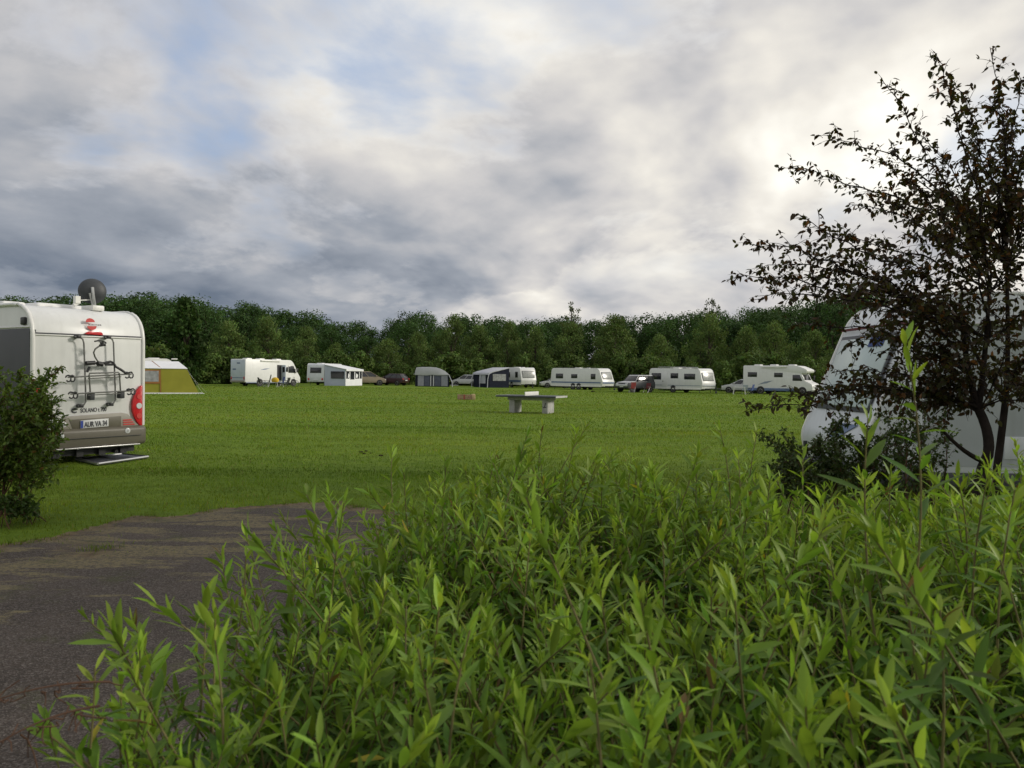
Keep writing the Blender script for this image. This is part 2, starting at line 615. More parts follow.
# ------------------------------------------------------------------ ground
def build_ground():
    m, nt = nt_of('lawn_ground')
    L = nt.links.new
    out = N(nt, 'ShaderNodeOutputMaterial')
    p = N(nt, 'ShaderNodeBsdfPrincipled')
    p.inputs['Roughness'].default_value = 0.9
    p.inputs['Specular IOR Level'].default_value = 0.1
    tc = N(nt, 'ShaderNodeTexCoord')

    def ramp(src, stops):
        r = N(nt, 'ShaderNodeValToRGB')
        e = r.color_ramp.elements
        e[0].position, e[0].color = stops[0][0], rgba(stops[0][1])
        e[1].position, e[1].color = stops[-1][0], rgba(stops[-1][1])
        for q, c in stops[1:-1]:
            k = e.new(q)
            k.color = rgba(c)
        L(src, r.inputs['Fac'])
        return r.outputs['Color']

    def noise(s, d=6, rough=0.6, sc3=(1, 1, 1)):
        mp = N(nt, 'ShaderNodeMapping')
        mp.inputs['Scale'].default_value = sc3
        L(tc.outputs['Object'], mp.inputs['Vector'])
        n = N(nt, 'ShaderNodeTexNoise')
        n.inputs['Scale'].default_value = s
        n.inputs['Detail'].default_value = d
        n.inputs['Roughness'].default_value = rough
        L(mp.outputs['Vector'], n.inputs['Vector'])
        return n.outputs['Fac']
    big = ramp(noise(0.09, 4, 0.55), [(0.3, (0.098, 0.168, 0.014)), (0.7, (0.148, 0.214, 0.022))])
    fine = ramp(noise(2.2, 8, 0.75, (1, 1.3, 1)), [(0.28, (0.62, 0.68, 0.68)), (0.5, (0.95, 0.95, 0.95)), (0.72, (1.35, 1.28, 1.2))])
    mx = N(nt, 'ShaderNodeMixRGB', blend_type='MULTIPLY')
    mx.inputs['Fac'].default_value = 1
    L(big, mx.inputs['Color1'])
    L(fine, mx.inputs['Color2'])
    L(mx.outputs['Color'], p.inputs['Base Color'])
    b = N(nt, 'ShaderNodeBump')
    b.inputs['Strength'].default_value = 0.9
    b.inputs['Distance'].default_value = 0.06
    L(noise(3.0, 8, 0.75), b.inputs['Height'])
    L(b.outputs['Normal'], p.inputs['Normal'])
    L(p.outputs['BSDF'], out.inputs['Surface'])
    xs = np.concatenate([[-2500, -800, -300, -150], np.linspace(-90, 90, 61), [150, 300, 800, 2500]])
    ys = np.concatenate([[-800, -200, -60, -20], np.linspace(-8, 140, 60), [180, 300, 800, 2500]])
    X, Y = np.meshgrid(xs, ys, indexing='ij')
    Z = gz(X, Y)
    V = np.stack([X.ravel(), Y.ravel(), Z.ravel()], 1)
    nx, ny = len(xs), len(ys)
    i, j = np.meshgrid(np.arange(nx - 1), np.arange(ny - 1), indexing='ij')
    a = (i * ny + j).ravel()
    q = np.stack([a, a + ny, a + ny + 1, a + 1], 1)
    o = np_mesh('lawn', V, [q], m)
    o['kind'] = 'structure'


build_ground()

# asphalt forecourt
EDGE = [(-230, 585), (-100, 562), (0, 549), (60, 541), (110, 530), (160, 520), (230, 513), (300, 511), (380, 515), (440, 520), (520, 528), (640, 545), (800, 575)]
POLY = [tuple(ground(x, y)[:2]) for x, y in EDGE] + [(6.5, 4.2), (7.5, -5.0), (-9.5, -5.0), (-9.5, 4.5)]


def poly_sd(X, Y, poly):
    """signed distance to a polygon, positive inside"""
    px = np.array([p[0] for p in poly])
    py = np.array([p[1] for p in poly])
    n = len(px)
    d = np.full(X.shape, 1e9)
    inside = np.zeros(X.shape, bool)
    for i in range(n):
        j = (i + 1) % n
        ex, ey = px[j] - px[i], py[j] - py[i]
        wx, wy = X - px[i], Y - py[i]
        t = np.clip((wx * ex + wy * ey) / (ex * ex + ey * ey), 0, 1)
        d = np.minimum(d, (wx - ex * t) ** 2 + (wy - ey * t) ** 2)
        c = ((py[i] > Y) != (py[j] > Y)) & (X < (px[j] - px[i]) * (Y - py[i]) / (py[j] - py[i] + 1e-12) + px[i])
        inside ^= c
    return np.where(inside, 1, -1) * np.sqrt(d)


_ph = rng.uniform(0, 6.28, (14, 2))
_fr = rng.uniform(0.4, 4.5, 14)
_an = rng.uniform(0, 6.28, 14)


def wob(X, Y):
    r = np.zeros_like(X)
    for k in range(14):
        r += (1 if k < 14 else 0) * np.sin((X * np.cos(_an[k]) + Y * np.sin(_an[k])) * _fr[k] * 2 + _ph[k, 0]) / (0.8 + _fr[k])
    r2 = np.sin(X * 9.1 + 2.0 * np.sin(Y * 5.3)) * np.sin(Y * 11.7 + 1.5 * np.sin(X * 4.1)) + 0.6 * np.sin(X * 21.0 + Y * 8.0) * np.sin(Y * 17.0 - X * 6.0)
    return r * 0.27 + r2 * 0.07


def asphalt_sd(X, Y):
    return poly_sd(X, Y, POLY) + wob(X, Y)


def build_asphalt():
    m, nt = nt_of('old_asphalt')
    L = nt.links.new
    out = N(nt, 'ShaderNodeOutputMaterial')
    p = N(nt, 'ShaderNodeBsdfPrincipled')
    p.inputs['Roughness'].default_value = 0.85
    p.inputs['Specular IOR Level'].default_value = 0.25
    tc = N(nt, 'ShaderNodeTexCoord')
    ed = N(nt, 'ShaderNodeAttribute', attribute_name='edge')

    def noise(s, d=6, rough=0.6, sc3=(1, 1, 1), dist=0.0):
        mp = N(nt, 'ShaderNodeMapping')
        mp.inputs['Scale'].default_value = sc3
        L(tc.outputs['Object'], mp.inputs['Vector'])
        n = N(nt, 'ShaderNodeTexNoise')
        n.inputs['Scale'].default_value = s
        n.inputs['Detail'].default_value = d
        n.inputs['Roughness'].default_value = rough
        n.inputs['Distortion'].default_value = dist
        L(mp.outputs['Vector'], n.inputs['Vector'])
        return n.outputs['Fac']

    def math_(op, a, b):
        n = N(nt, 'ShaderNodeMath', operation=op)
        for i, q in enumerate((a, b)):
            if isinstance(q, (int, float)):
                n.inputs[i].default_value = q
            else:
                L(q, n.inputs[i])
        return n.outputs[0]

    def mrange(x, a, b, c, d):
        n = N(nt, 'ShaderNodeMapRange')
        n.interpolation_type = 'SMOOTHSTEP'
        for i, q in enumerate((a, b, c, d)):
            n.inputs[i + 1].default_value = q
        L(x, n.inputs[0])
        return n.outputs[0]

    def mix(f, c1, c2):
        n = N(nt, 'ShaderNodeMixRGB')
        if isinstance(f, float):
            n.inputs[0].default_value = f
        else:
            L(f, n.inputs[0])
        for i, c in ((1, c1), (2, c2)):
            if isinstance(c, tuple):
                n.inputs[i].default_value = rgba(c)
            else:
                L(c, n.inputs[i])
        return n.outputs[0]
    # aggregate
    vo = N(nt, 'ShaderNodeTexVoronoi')
    vo.inputs['Scale'].default_value = 110
    L(tc.outputs['Object'], vo.inputs['Vector'])
    sepc = N(nt, 'ShaderNodeSeparateColor')
    L(vo.outputs['Color'], sepc.inputs[0])
    base = mix(mrange(noise(1.1, 5), 0.3, 0.7, 0, 1), (0.047, 0.037, 0.029), (0.080, 0.063, 0.049))
    base = mix(mrange(sepc.outputs[0], 0.4, 1.0, 0, 0.8), base, (0.155, 0.132, 0.115))
    base = mix(mrange(sepc.outputs[1], 0.975, 0.995, 0, 0.6), base, (0.24, 0.215, 0.19))
    base = mix(mrange(noise(40, 3), 0.5, 0.72, 0, 0.7), base, (0.028, 0.023, 0.022))
    # dried clippings lying in drifts, mostly towards the lawn
    n_d = noise(1.6, 10, 0.68, (0.5, 2.2, 1), 0.6)
    band = mrange(ed.outputs['Fac'], 0.3, 4.0, 0.16, -0.07)
    f1 = mrange(math_('ADD', n_d, band), 0.605, 0.68, 0, 0.9)
    speck = mrange(noise(30, 4, 0.7), 0.38, 0.6, 0.15, 1.0)
    f1 = math_('MULTIPLY', f1, speck)
    base = mix(f1, base, (0.21, 0.175, 0.088))
    # mossy stains
    moss = math_('MULTIPLY', mrange(noise(1.7, 8, 0.65), 0.54, 0.68, 0, 0.75), mrange(noise(24, 4), 0.35, 0.6, 0.2, 1))
    base = mix(moss, base, (0.07, 0.075, 0.028))
    # worn soil rim
    f2 = mrange(math_('ADD', ed.outputs['Fac'], math_('MULTIPLY', noise(2.0, 6), 1.3)), 0.72, 1.1, 1, 0)
    base = mix(f2, base, mix(mrange(noise(9, 6), 0.35, 0.65, 0, 1), (0.10, 0.07, 0.04), (0.20, 0.15, 0.085)))
    L(base, p.inputs['Base Color'])
    b = N(nt, 'ShaderNodeBump')
    b.inputs['Strength'].default_value = 0.7
    b.inputs['Distance'].default_value = 0.012
    L(math_('ADD', vo.outputs['Distance'], noise(60, 4)), b.inputs['Height'])
    L(b.outputs['Normal'], p.inputs['Normal'])
    L(p.outputs['BSDF'], out.inputs['Surface'])
    s = 0.07
    xs = np.arange(-9.6, 7.6, s)
    ys = np.arange(-5.0, 10.2, s)
    X, Y = np.meshgrid(xs, ys, indexing='ij')
    sd = asphalt_sd(X, Y)
    nx, ny = X.shape
    i, j = np.meshgrid(np.arange(nx - 1), np.arange(ny - 1), indexing='ij')
    a = (i * ny + j).ravel()
    q = np.stack([a, a + ny, a + ny + 1, a + 1], 1)
    keep = (sd.ravel()[q] > 0).any(axis=1)
    q = q[keep]
    used, inv = np.unique(q.ravel(), return_inverse=True)
    Z = 0.006 + 0.012 * sstep(0.0, 0.8, sd) + 0.006 * wob(X * 0.6, Y * 0.6)
    V = np.stack([X.ravel(), Y.ravel(), Z.ravel()], 1)[used]
    o = np_mesh('asphalt_forecourt', V, [inv.reshape(-1, 4)], m)
    at_ = o.data.attributes.new('edge', 'FLOAT', 'POINT')
    at_.data.foreach_set('value', sd.ravel()[used].astype(np.float32))
    o['kind'] = 'structure'


build_asphalt()


# ------------------------------------------------------------------ grass blades
def build_grass():
    Vs, Cs, n = [], [], 0

    def field(cnt, y0, y1, h0, h1, w, side=0.74):
        nonlocal n
        # even spread on the ground inside the wedge the place is seen in
        yy = np.sqrt(rng.uniform(y0 ** 2, y1 ** 2, cnt))
        xx = rng.uniform(-1, 1, cnt) * (yy * side + 1.0)
        sd = asphalt_sd(xx, yy)
        keep = sd < np.where(rng.random(cnt) < 0.30, rng.exponential(0.30, cnt), rng.uniform(-0.1, 0.06, cnt))
        xx, yy = xx[keep], yy[keep]
        k = len(xx)
        cl = 0.5 + 0.5 * np.sin(xx * 1.7 + 2.1 * np.sin(yy * 0.9)) * np.sin(yy * 2.3 + xx * 0.6)
        cl = np.clip(cl + rng.normal(0, .25, k), 0, 1.3)
        h = (h0 + (h1 - h0) * cl) * rng.uniform(0.6, 1.25, k)
        az = rng.uniform(0, 6.283, k)
        lean = rng.uniform(0.1, 0.9, k)
        base = np.stack([xx, yy, gz(xx, yy) - 0.005], 1)
        d = np.stack([np.cos(az), np.sin(az), np.zeros(k)], 1)
        sdv = np.stack([-np.sin(az + rng.normal(0, .6, k)), np.cos(az), np.zeros(k)], 1) * (w * rng.uniform(.6, 1.4, k))[:, None]
        tip = base + d * (h * lean)[:, None] + np.array([0, 0, 1.0]) * h[:, None]
        Vs.append(np.stack([base - sdv, base + sdv, tip], 1).reshape(-1, 3))
        g = rng.random(k)
        c = np.stack([0.098 + 0.084 * g, 0.176 + 0.09 * g, 0.011 + 0.012 * g], 1)
        dry = rng.random(k) < 0.05
        c[dry] = np.array([0.22, 0.19, 0.07])
        big = 0.5 + 0.5 * np.sin(xx * 0.33 + 1.3 * np.sin(yy * 0.21 + 1.0)) * np.sin(yy * 0.62 + 0.7 * np.sin(xx * 0.25))
        streak = 0.5 + 0.5 * np.sin(yy * 2.9 + 1.1 * np.sin(xx * 0.8) + xx * .15)
        c *= rng.uniform(0.75, 1.15, k)[:, None] * (0.78 + 0.28 * cl)[:, None] * (0.86 + 0.24 * big)[:, None] * (0.82 + 0.3 * streak)[:, None]
        c[:, 0] *= 0.9 + 0.25 * big
        Cs.append(np.repeat(c, 3, axis=0))
        n += k
    field(110000, 5.5, 13, 0.02, 0.055, 0.004)
    field(110000, 12, 24, 0.02, 0.06, 0.008)
    field(90000, 22, 45, 0.03, 0.07, 0.017)
    field(60000, 42, 85, 0.03, 0.08, 0.04)
    # longer ragged tufts along the rim of the asphalt
    k = 90000
    xx, yy = rng.uniform(-9, 2.5, k), rng.uniform(5.5, 10.6, k)
    sd = asphalt_sd(xx, yy)
    tuft = np.sin(xx * 6.3 + 2 * np.sin(yy * 3.1)) * np.sin(yy * 7.7 + xx * 2.3) + rng.normal(0, .25, k)
    ok = (sd > -0.12) & (sd < 0.34) & (tuft > 0.05 + np.maximum(sd, 0) * 2.2)
    xx, yy = xx[ok], yy[ok]
    k = len(xx)
    h = rng.uniform(0.03, 0.085, k)
    az = rng.uniform(0, 6.283, k)
    base = np.stack([xx, yy, np.full(k, 0.0)], 1)
    d = np.stack([np.cos(az), np.sin(az), np.zeros(k)], 1)
    sv = np.stack([-np.sin(az), np.cos(az), np.zeros(k)], 1) * 0.004
    tip = base + d * (h * rng.uniform(.2, 1.1, k))[:, None] + np.array([0, 0, 1.0]) * h[:, None]
    Vs.append(np.stack([base - sv, base + sv, tip], 1).reshape(-1, 3))
    g = rng.random(k)[:, None]
    c = np.array([0.085, 0.15, 0.014]) * (1 - g) + np.array([0.17, 0.20, 0.04]) * g
    Cs.append(np.repeat(c * rng.uniform(.7, 1.2, k)[:, None], 3, axis=0))
    n += k
    V = np.concatenate(Vs)
    mat = leaf_mat('grass_blades', trans=0.35, rough=0.6, spec=0.2)
    o = np_mesh('grass', V, [np.arange(n * 3).reshape(-1, 3)], mat, None, np.concatenate(Cs))
    o['kind'] = 'stuff'
    o['label'] = 'short mown green grass covering the camping field'
    o['category'] = 'grass'


build_grass()


# ------------------------------------------------------------------ distant trees
crown_mat = leaf_mat('tree_foliage', trans=0.22, rough=0.7, spec=0.15)


def tree_proto(kind, seed, H, Rr):
    """returns (crown mesh data, trunk mesh data); height H, crown radius Rr, base at z=0"""
    g = np.random.default_rng(seed)
    cents, rads, tones = [], [], []
    if kind == 'oak':
        nb, z0, sz, per = 52, 0.2, 0.28, 150
    elif kind == 'willow':
        nb, z0, sz, per = 70, 0.06, 0.20, 130
    elif kind == 'pointed':
        nb, z0, sz, per = 66, 0.05, 0.20, 120
    elif kind == 'sparse':
        nb, z0, sz, per = 26, 0.38, 0.16, 38
    else:
        nb, z0, sz, per = 30, 0.0, 0.26, 130
    for k in range(nb):
        t = z0 + (1 - z0) * (k + g.random()) / nb
        s = (t - z0) / (1 - z0)
        if kind == 'oak':
            prof = math.sqrt(max(0.03, 1 - (2 * s - 0.85) ** 2 / 1.5))
        elif kind == 'willow':
            prof = 0.55 + 0.5 * math.sin(min(1, s * 1.05) * math.pi * 0.75) - 0.78 * max(0, s - 0.45) / 0.55
        elif kind == 'pointed':
            prof = max(0.06, min(0.9, 0.62 + s) * (1 - s ** 2.2))
        elif kind == 'sparse':
            prof = 0.25 + 0.75 * math.sin(s * math.pi)
        else:
            prof = math.sqrt(max(0.05, 1 - s ** 2))
        a = g.random() * 6.283
        rr = Rr * prof * math.sqrt(g.uniform(0.25, 1.0)) * g.uniform(0.75, 1.1)
        cents.append((math.cos(a) * rr, math.sin(a) * rr, t * H * g.uniform(0.94, 1.02)))
        rads.append(Rr * sz * g.uniform(0.7, 1.35) * (1.15 if kind in ('oak', 'bush') else 1))
        tones.append(g.uniform(0.62, 1.4))
    base = {'oak': (0.040, 0.080, 0.021), 'willow': (0.100, 0.150, 0.042), 'pointed': (0.034, 0.066, 0.016),
            'sparse': (0.08, 0.10, 0.04), 'bush': (0.074, 0.118, 0.026)}[kind]
    lv = Leaves((np.array([0, .5, .5, 1.0]), np.array([0, -1, 1, 0]), [np.array([[0, 1, 3, 2]])]))
    for c, r, tn in zip(cents, rads, tones):
        k = per
        d = nrm(g.normal(size=(k, 3)))
        P = np.array(c) + d * (r * g.uniform(0.45, 1.12, k) ** 0.7)[:, None] * np.array([1, 1, 0.85])
        if kind in ('willow', 'sparse', 'pointed'):
            P += np.array([0, 0, 1]) * (r * g.uniform(-.5, .9, k))[:, None]
            D = nrm(d * 0.5 + np.array([0, 0, 0.9]) + g.normal(0, .5, (k, 3)))
        else:
            D = nrm(np.cross(d, g.normal(size=(k, 3))) + g.normal(0, .3, (k, 3)))
        U = nrm(d + g.normal(0, .45, (k, 3)) + np.array([0, 0, .35]))
        Ls = g.uniform(0.22, 0.48, k) * (0.8 if kind in ('willow', 'sparse') else 1.0)
        col = np.array(base) * tn * g.uniform(0.75, 1.25, k)[:, None] * (1 + g.normal(0, .08, (k, 3)))
        lv.add(P, D, U, Ls, Ls * (0.24 if kind in ('willow', 'sparse') else 0.38), np.clip(col, 0.004, 1), 0.1, 0.2)
    V, polys, C = lv.arrays()
    V[:, 2] = np.maximum(V[:, 2], 0.02)
    oc = np_mesh('crown', V, polys, crown_mat, None, C)
    tb = MB()
    th = H * (0.9 if kind in ('sparse', 'pointed') else 0.7)
    br = 0.022 * H
    pts = [(math.sin(i * 1.3 + seed) * 0.02 * H * (i / 6), math.cos(i * 1.7 + seed) * 0.02 * H * (i / 6), th * i / 6) for i in range(7)]
    tb.tube(pts, [br * (1 - 0.85 * i / 6) for i in range(7)], 7)
    for k in range(0, nb, 3):
        c = Vector(cents[k])
        s = Vector(pts[min(5, max(1, int(c.z / th * 6 * 0.7)))])
        mid = s.lerp(c, 0.5) + Vector((0, 0, -0.02 * H))
        tb.tube([s, mid, c], [br * 0.4, br * 0.25, br * 0.08], 5, cap=False)
    ot = tb.build('trunk', M['bark'])
    mc, mt = oc.data, ot.data
    bpy.data.objects.remove(oc)
    bpy.data.objects.remove(ot)
    return mc, mt


def put_tree(proto, name, label, loc, H0, H, wide, group, rz):
    r = thing(name, label, 'tree' if 'bush' not in name else 'bush', loc, rz, group)
    s = H / H0
    r.scale = (s * wide, s * wide, s)
    c = link(bpy.data.objects.new('crown', proto[0]), r)
    t = link(bpy.data.objects.new('stem' if 'bush' in name else 'trunk', proto[1]), r)
    return r


PR = {
    'oak': [tree_proto('oak', 11 + i, 14.0, 5.2) for i in range(4)],
    'willow': [tree_proto('willow', 31 + i, 10.0, 3.4) for i in range(4)],
    'pointed': [tree_proto('pointed', 51 + i, 8.0, 2.3) for i in range(1)],
    'sparse': [tree_proto('sparse', 61 + i, 12.0, 1.7) for i in range(2)],
    'bush': [tree_proto('bush', 71 + i, 4.0, 3.0) for i in range(3)],
}
H0 = {'oak': 14.0, 'willow': 10.0, 'pointed': 8.0, 'sparse': 12.0, 'bush': 4.0}

# skyline of the wood: (pixel x, pixel y of the crown tops)
SKY = [(-400, 292), (-150, 294), (40, 301), (80, 297), (130, 298), (165, 302), (200, 303), (240, 308), (280, 314), (330, 319), (368, 325),
       (400, 317), (450, 320), (500, 319), (540, 321), (600, 321), (650, 320), (700, 316), (750, 311), (800, 305),
       (850, 301), (950, 300), (1200, 300), (1500, 300)]
_sx = [s[0] for s in SKY]
_sy = [s[1] for s in SKY]


def wood():
    g = random.Random(5)
    for row, (D, step) in enumerate([(132, 33), (150, 31), (168, 36)]):
        px = -330 + row * 13
        while px < 1360:
            q = at(px + g.uniform(-6, 6), 375, D + g.uniform(-6, 6))
            top = float(np.interp(px, _sx, _sy)) + g.choice((-2, 0, 1, 3, 5, 7)) + g.uniform(-1, 2) + (5 if row == 0 else 0)
            zt = at(px, top, q.y).z
            put_tree(g.choice(PR['oak']), 'broadleaf_tree',
                     'dark round-crowned broadleaf tree in the wood behind the camping field',
                     (q.x, q.y, 0), 14.0, zt * 1.02, g.uniform(0.75, 1.3), 'broadleaf trees of the wood behind the field', g.uniform(0, 6.28))
            px += step * g.uniform(0.8, 1.15)


wood()
# trees of the belt right behind the pitches: (px, top y, distance, kind, width factor, label)
BELT = [
    (-60, 330, 95, 'willow', 1.2, None), (60, 328, 96, 'willow', 1.1, None), (120, 334, 98, 'willow', 1.1, None),
    (185, 303, 73, 'pointed', 1.0, 'dense pointed dark tree standing taller than the bushes beside the ochre tent'),
    (228, 326, 100, 'willow', 1.2, 'olive willow-like tree behind the rear of the motorhome with the open door'),
    (268, 322, 104, 'willow', 1.3, 'broad olive tree rising over the roof of the motorhome with the open door'),
    (306, 330, 102, 'willow', 1.1, 'feathery olive tree in the gap between motorhome and caravan with white awning'),
    (335, 346, 99, 'willow', 1.1, 'low light olive tree behind the caravan with the white awning'),
    (388, 342, 99, 'willow', 1.5, 'wide low olive willow behind the dark red car'),
    (418, 336, 101, 'willow', 1.1, 'olive tree behind the left end of the grey dome tent'),
    (452, 319, 104, 'willow', 1.1, 'tall olive tree between the grey dome tent and the silver car'),
    (480, 330, 102, 'willow', 1.2, 'olive tree behind the navy awning'),
    (508, 326, 103, 'willow', 1.0, 'slim olive tree behind the roof of the caravan with the navy awning'),
    (535, 332, 99, 'willow', 1.1, 'olive tree in the gap left of the twin-axle caravan'),
    (570, 326, 101, 'willow', 1.3, 'olive tree under the tall thin-topped tree behind the twin-axle caravan'),
    (571, 304, 108, 'sparse', 1.0, 'tall thin tree with a tufted open top above the twin-axle caravan'),
    (614, 321, 101, 'willow', 1.5, 'broad dark olive tree behind the right end of the twin-axle caravan'),
    (660, 338, 96, 'willow', 1.1, 'small lighter green tree behind the caravan next to the off-roader'),
    (708, 320, 101, 'willow', 1.3, 'broad olive tree between the caravan and the motorhome with the rounded nose'),
    (709, 298, 110, 'sparse', 0.9, 'bare thin-topped tree sticking out above the wood right of centre'),
    (745, 332, 97, 'willow', 1.2, 'olive tree behind the rear of the motorhome with the rounded nose'),
    (775, 326, 100, 'willow', 1.2, 'olive tree above the roof of the motorhome with the rounded nose'),
    (812, 334, 94, 'willow', 1.2, 'light green tree behind the nose of the far right motorhome'),
    (850, 330, 97, 'willow', 1.3, None), (900, 325, 98, 'willow', 1.3, None), (960, 326, 97, 'willow', 1.3, None),
    (1040, 322, 98, 'willow', 1.4, None), (1130, 322, 98, 'willow', 1.4, None),
]
_g = random.Random(9)
for px, ty, D, kind, wide, lab in BELT:
    D = D + (14 if kind == 'willow' and 230 < px < 640 else 8 if kind == 'willow' and px > 640 else 10 if kind == 'sparse' else 0)
    q = at(px, 375, D)
    H = at(px, ty, D).z
    nm = {'willow': 'willow_tree', 'pointed': 'pointed_tree', 'sparse': 'slender_tree'}[kind]
    grp = 'olive trees of the belt behind the pitches' if kind == 'willow' else None
    if lab is None:
        lab = 'olive willow-like tree at an end of the belt, mostly hidden by nearer things'
    w = wide * (0.84 if kind == 'willow' else 1.0) * (H0[kind] / H) ** 0.6
    put_tree(_g.choice(PR[kind]), nm, lab, (q.x, q.y, 0), H0[kind], H, w, grp, _g.uniform(0, 6.28))
# low bushes closing the belt at its foot
px = -260
while px < 1250:
    D = _g.uniform(107, 112)
    if px < 290:
        D = _g.uniform(92, 97)
    if 640 < px < 900:
        D = _g.uniform(92, 96)
    q = at(px, 375, D)
    H = _g.uniform(2.6, 4.3)
    put_tree(_g.choice(PR['bush']), 'hedge_bush', 'rounded dark green bush in the low row at the foot of the tree belt',
             (q.x, q.y, 0), 4.0, H, _g.uniform(0.8, 1.1), 'bushes at the foot of the tree belt', _g.uniform(0, 6.28))
    px += _g.uniform(20, 30)


# ------------------------------------------------------------------ stems for plants drawn leaf by leaf
class Stems:
    """many thin tapered tubes in one mesh"""
    def __init__(self):
        self.V, self.F, self.n = [], [], 0

    def add(self, P, r0, r1, k=5):
        P = np.asarray(P, float)
        m = len(P)
        d = np.gradient(P, axis=0)
        d = nrm(d)
        up = np.array([0.31, 0.17, 0.93])
        a = nrm(np.cross(d, up))
        b = np.cross(d, a)
        r = np.linspace(r0, r1, m)
        an = np.arange(k) * 2 * np.pi / k
        ring = P[:, None, :] + r[:, None, None] * (a[:, None, :] * np.cos(an)[None, :, None] + b[:, None, :] * np.sin(an)[None, :, None])
        self.V.append(ring.reshape(-1, 3))
        i, j = np.meshgrid(np.arange(m - 1), np.arange(k), indexing='ij')
        i, j = i.ravel(), j.ravel()
        q = (j + 1) % k
        self.F.append(np.stack([i * k + j, i * k + q, (i + 1) * k + q, (i + 1) * k + j], 1) + self.n)
        self.n += m * k

    def build(self, name, mat, parent=None):
        return np_mesh(name, np.concatenate(self.V), [np.concatenate(self.F)], mat, parent)


def bez(p0, p1, p2, n):
    t = np.linspace(0, 1, n)[:, None]
    return (1 - t) ** 2 * p0 + 2 * t * (1 - t) * p1 + t * t * p2


# ------------------------------------------------------------------ foreground hedge
hedge_leaf = leaf_mat('hedge_leaf', trans=0.38, rough=0.5, spec=0.25)


def hedge_shoot(lv, st, base, top, gg, n_leaf, Lmax, young, bare=0.15):
    base, top = np.array(base, float), np.array(top, float)
    ln = np.linalg.norm(top - base)
    mid = (base + top) / 2 + gg.normal(0, 0.03, 3) * np.array([1, 1, 0.2]) * ln * 2
    n = max(8, int(ln / 0.04))
    P = bez(base, mid, top, n)
    st.add(P, 0.0028 * (0.7 + ln * 0.6), 0.0012, 5)
    u_ = (np.arange(n_leaf) + gg.uniform(0, .6)) / n_leaf
    s = bare + (1 - bare) * (1 - (1 - u_) ** 1.45)
    s = np.clip(s, 0, 1)
    idx = s * (n - 1)
    i0 = np.clip(idx.astype(int), 0, n - 2)
    f = (idx - i0)[:, None]
    O = P[i0] * (1 - f) + P[i0 + 1] * f
    ax = nrm(P[i0 + 1] - P[i0])
    an = np.arange(n_leaf) * 2.399 + gg.uniform(0, 6.28) + gg.normal(0, .25, n_leaf)
    ref = nrm(np.cross(ax, np.array([0.9, 0.3, 0.1])))
    ref2 = np.cross(ax, ref)
    out = ref * np.cos(an)[:, None] + ref2 * np.sin(an)[:, None]
    el = np.deg2rad(gg.normal(26, 17, n_leaf) + 44 * np.clip((s - 0.74) / 0.26, 0, 1))
    D = out * np.cos(el)[:, None] + ax * np.sin(el)[:, None] + np.array([0, 0, 0.08])
    U = ax + np.array([0, 0, .3]) + gg.normal(0, .22, (n_leaf, 3))
    L = Lmax * (0.72 + 0.38 * np.sin(np.clip(s * 1.15, 0, 1) * np.pi * 0.8)) * gg.uniform(0.55, 1.2, n_leaf)
    L *= np.where(s > 0.955, 0.66, 1.0)
    tip = np.clip((s - 0.6) / 0.4, 0, 1)[:, None] * young
    old = np.array([0.086, 0.172, 0.024])
    yng = np.array([0.28, 0.40, 0.05])
    C = old * (1 - tip) + yng * tip
    C = C * gg.uniform(0.82, 1.18) * gg.uniform(0.72, 1.2, (n_leaf, 1)) * (1 + gg.normal(0, .05, (n_leaf, 3)))
    yl = gg.random(n_leaf) < 0.002
    C[yl] = np.array([0.36, 0.31, 0.035])
    br_ = gg.random(n_leaf) < 0.006
    C[br_] = np.array([0.14, 0.09, 0.03])
    lv.add(O, D, U, L, L * gg.uniform(0.090, 0.126, n_leaf), np.clip(C, 0.004, 1), gg.uniform(0.0, 0.32, n_leaf), 0.32)


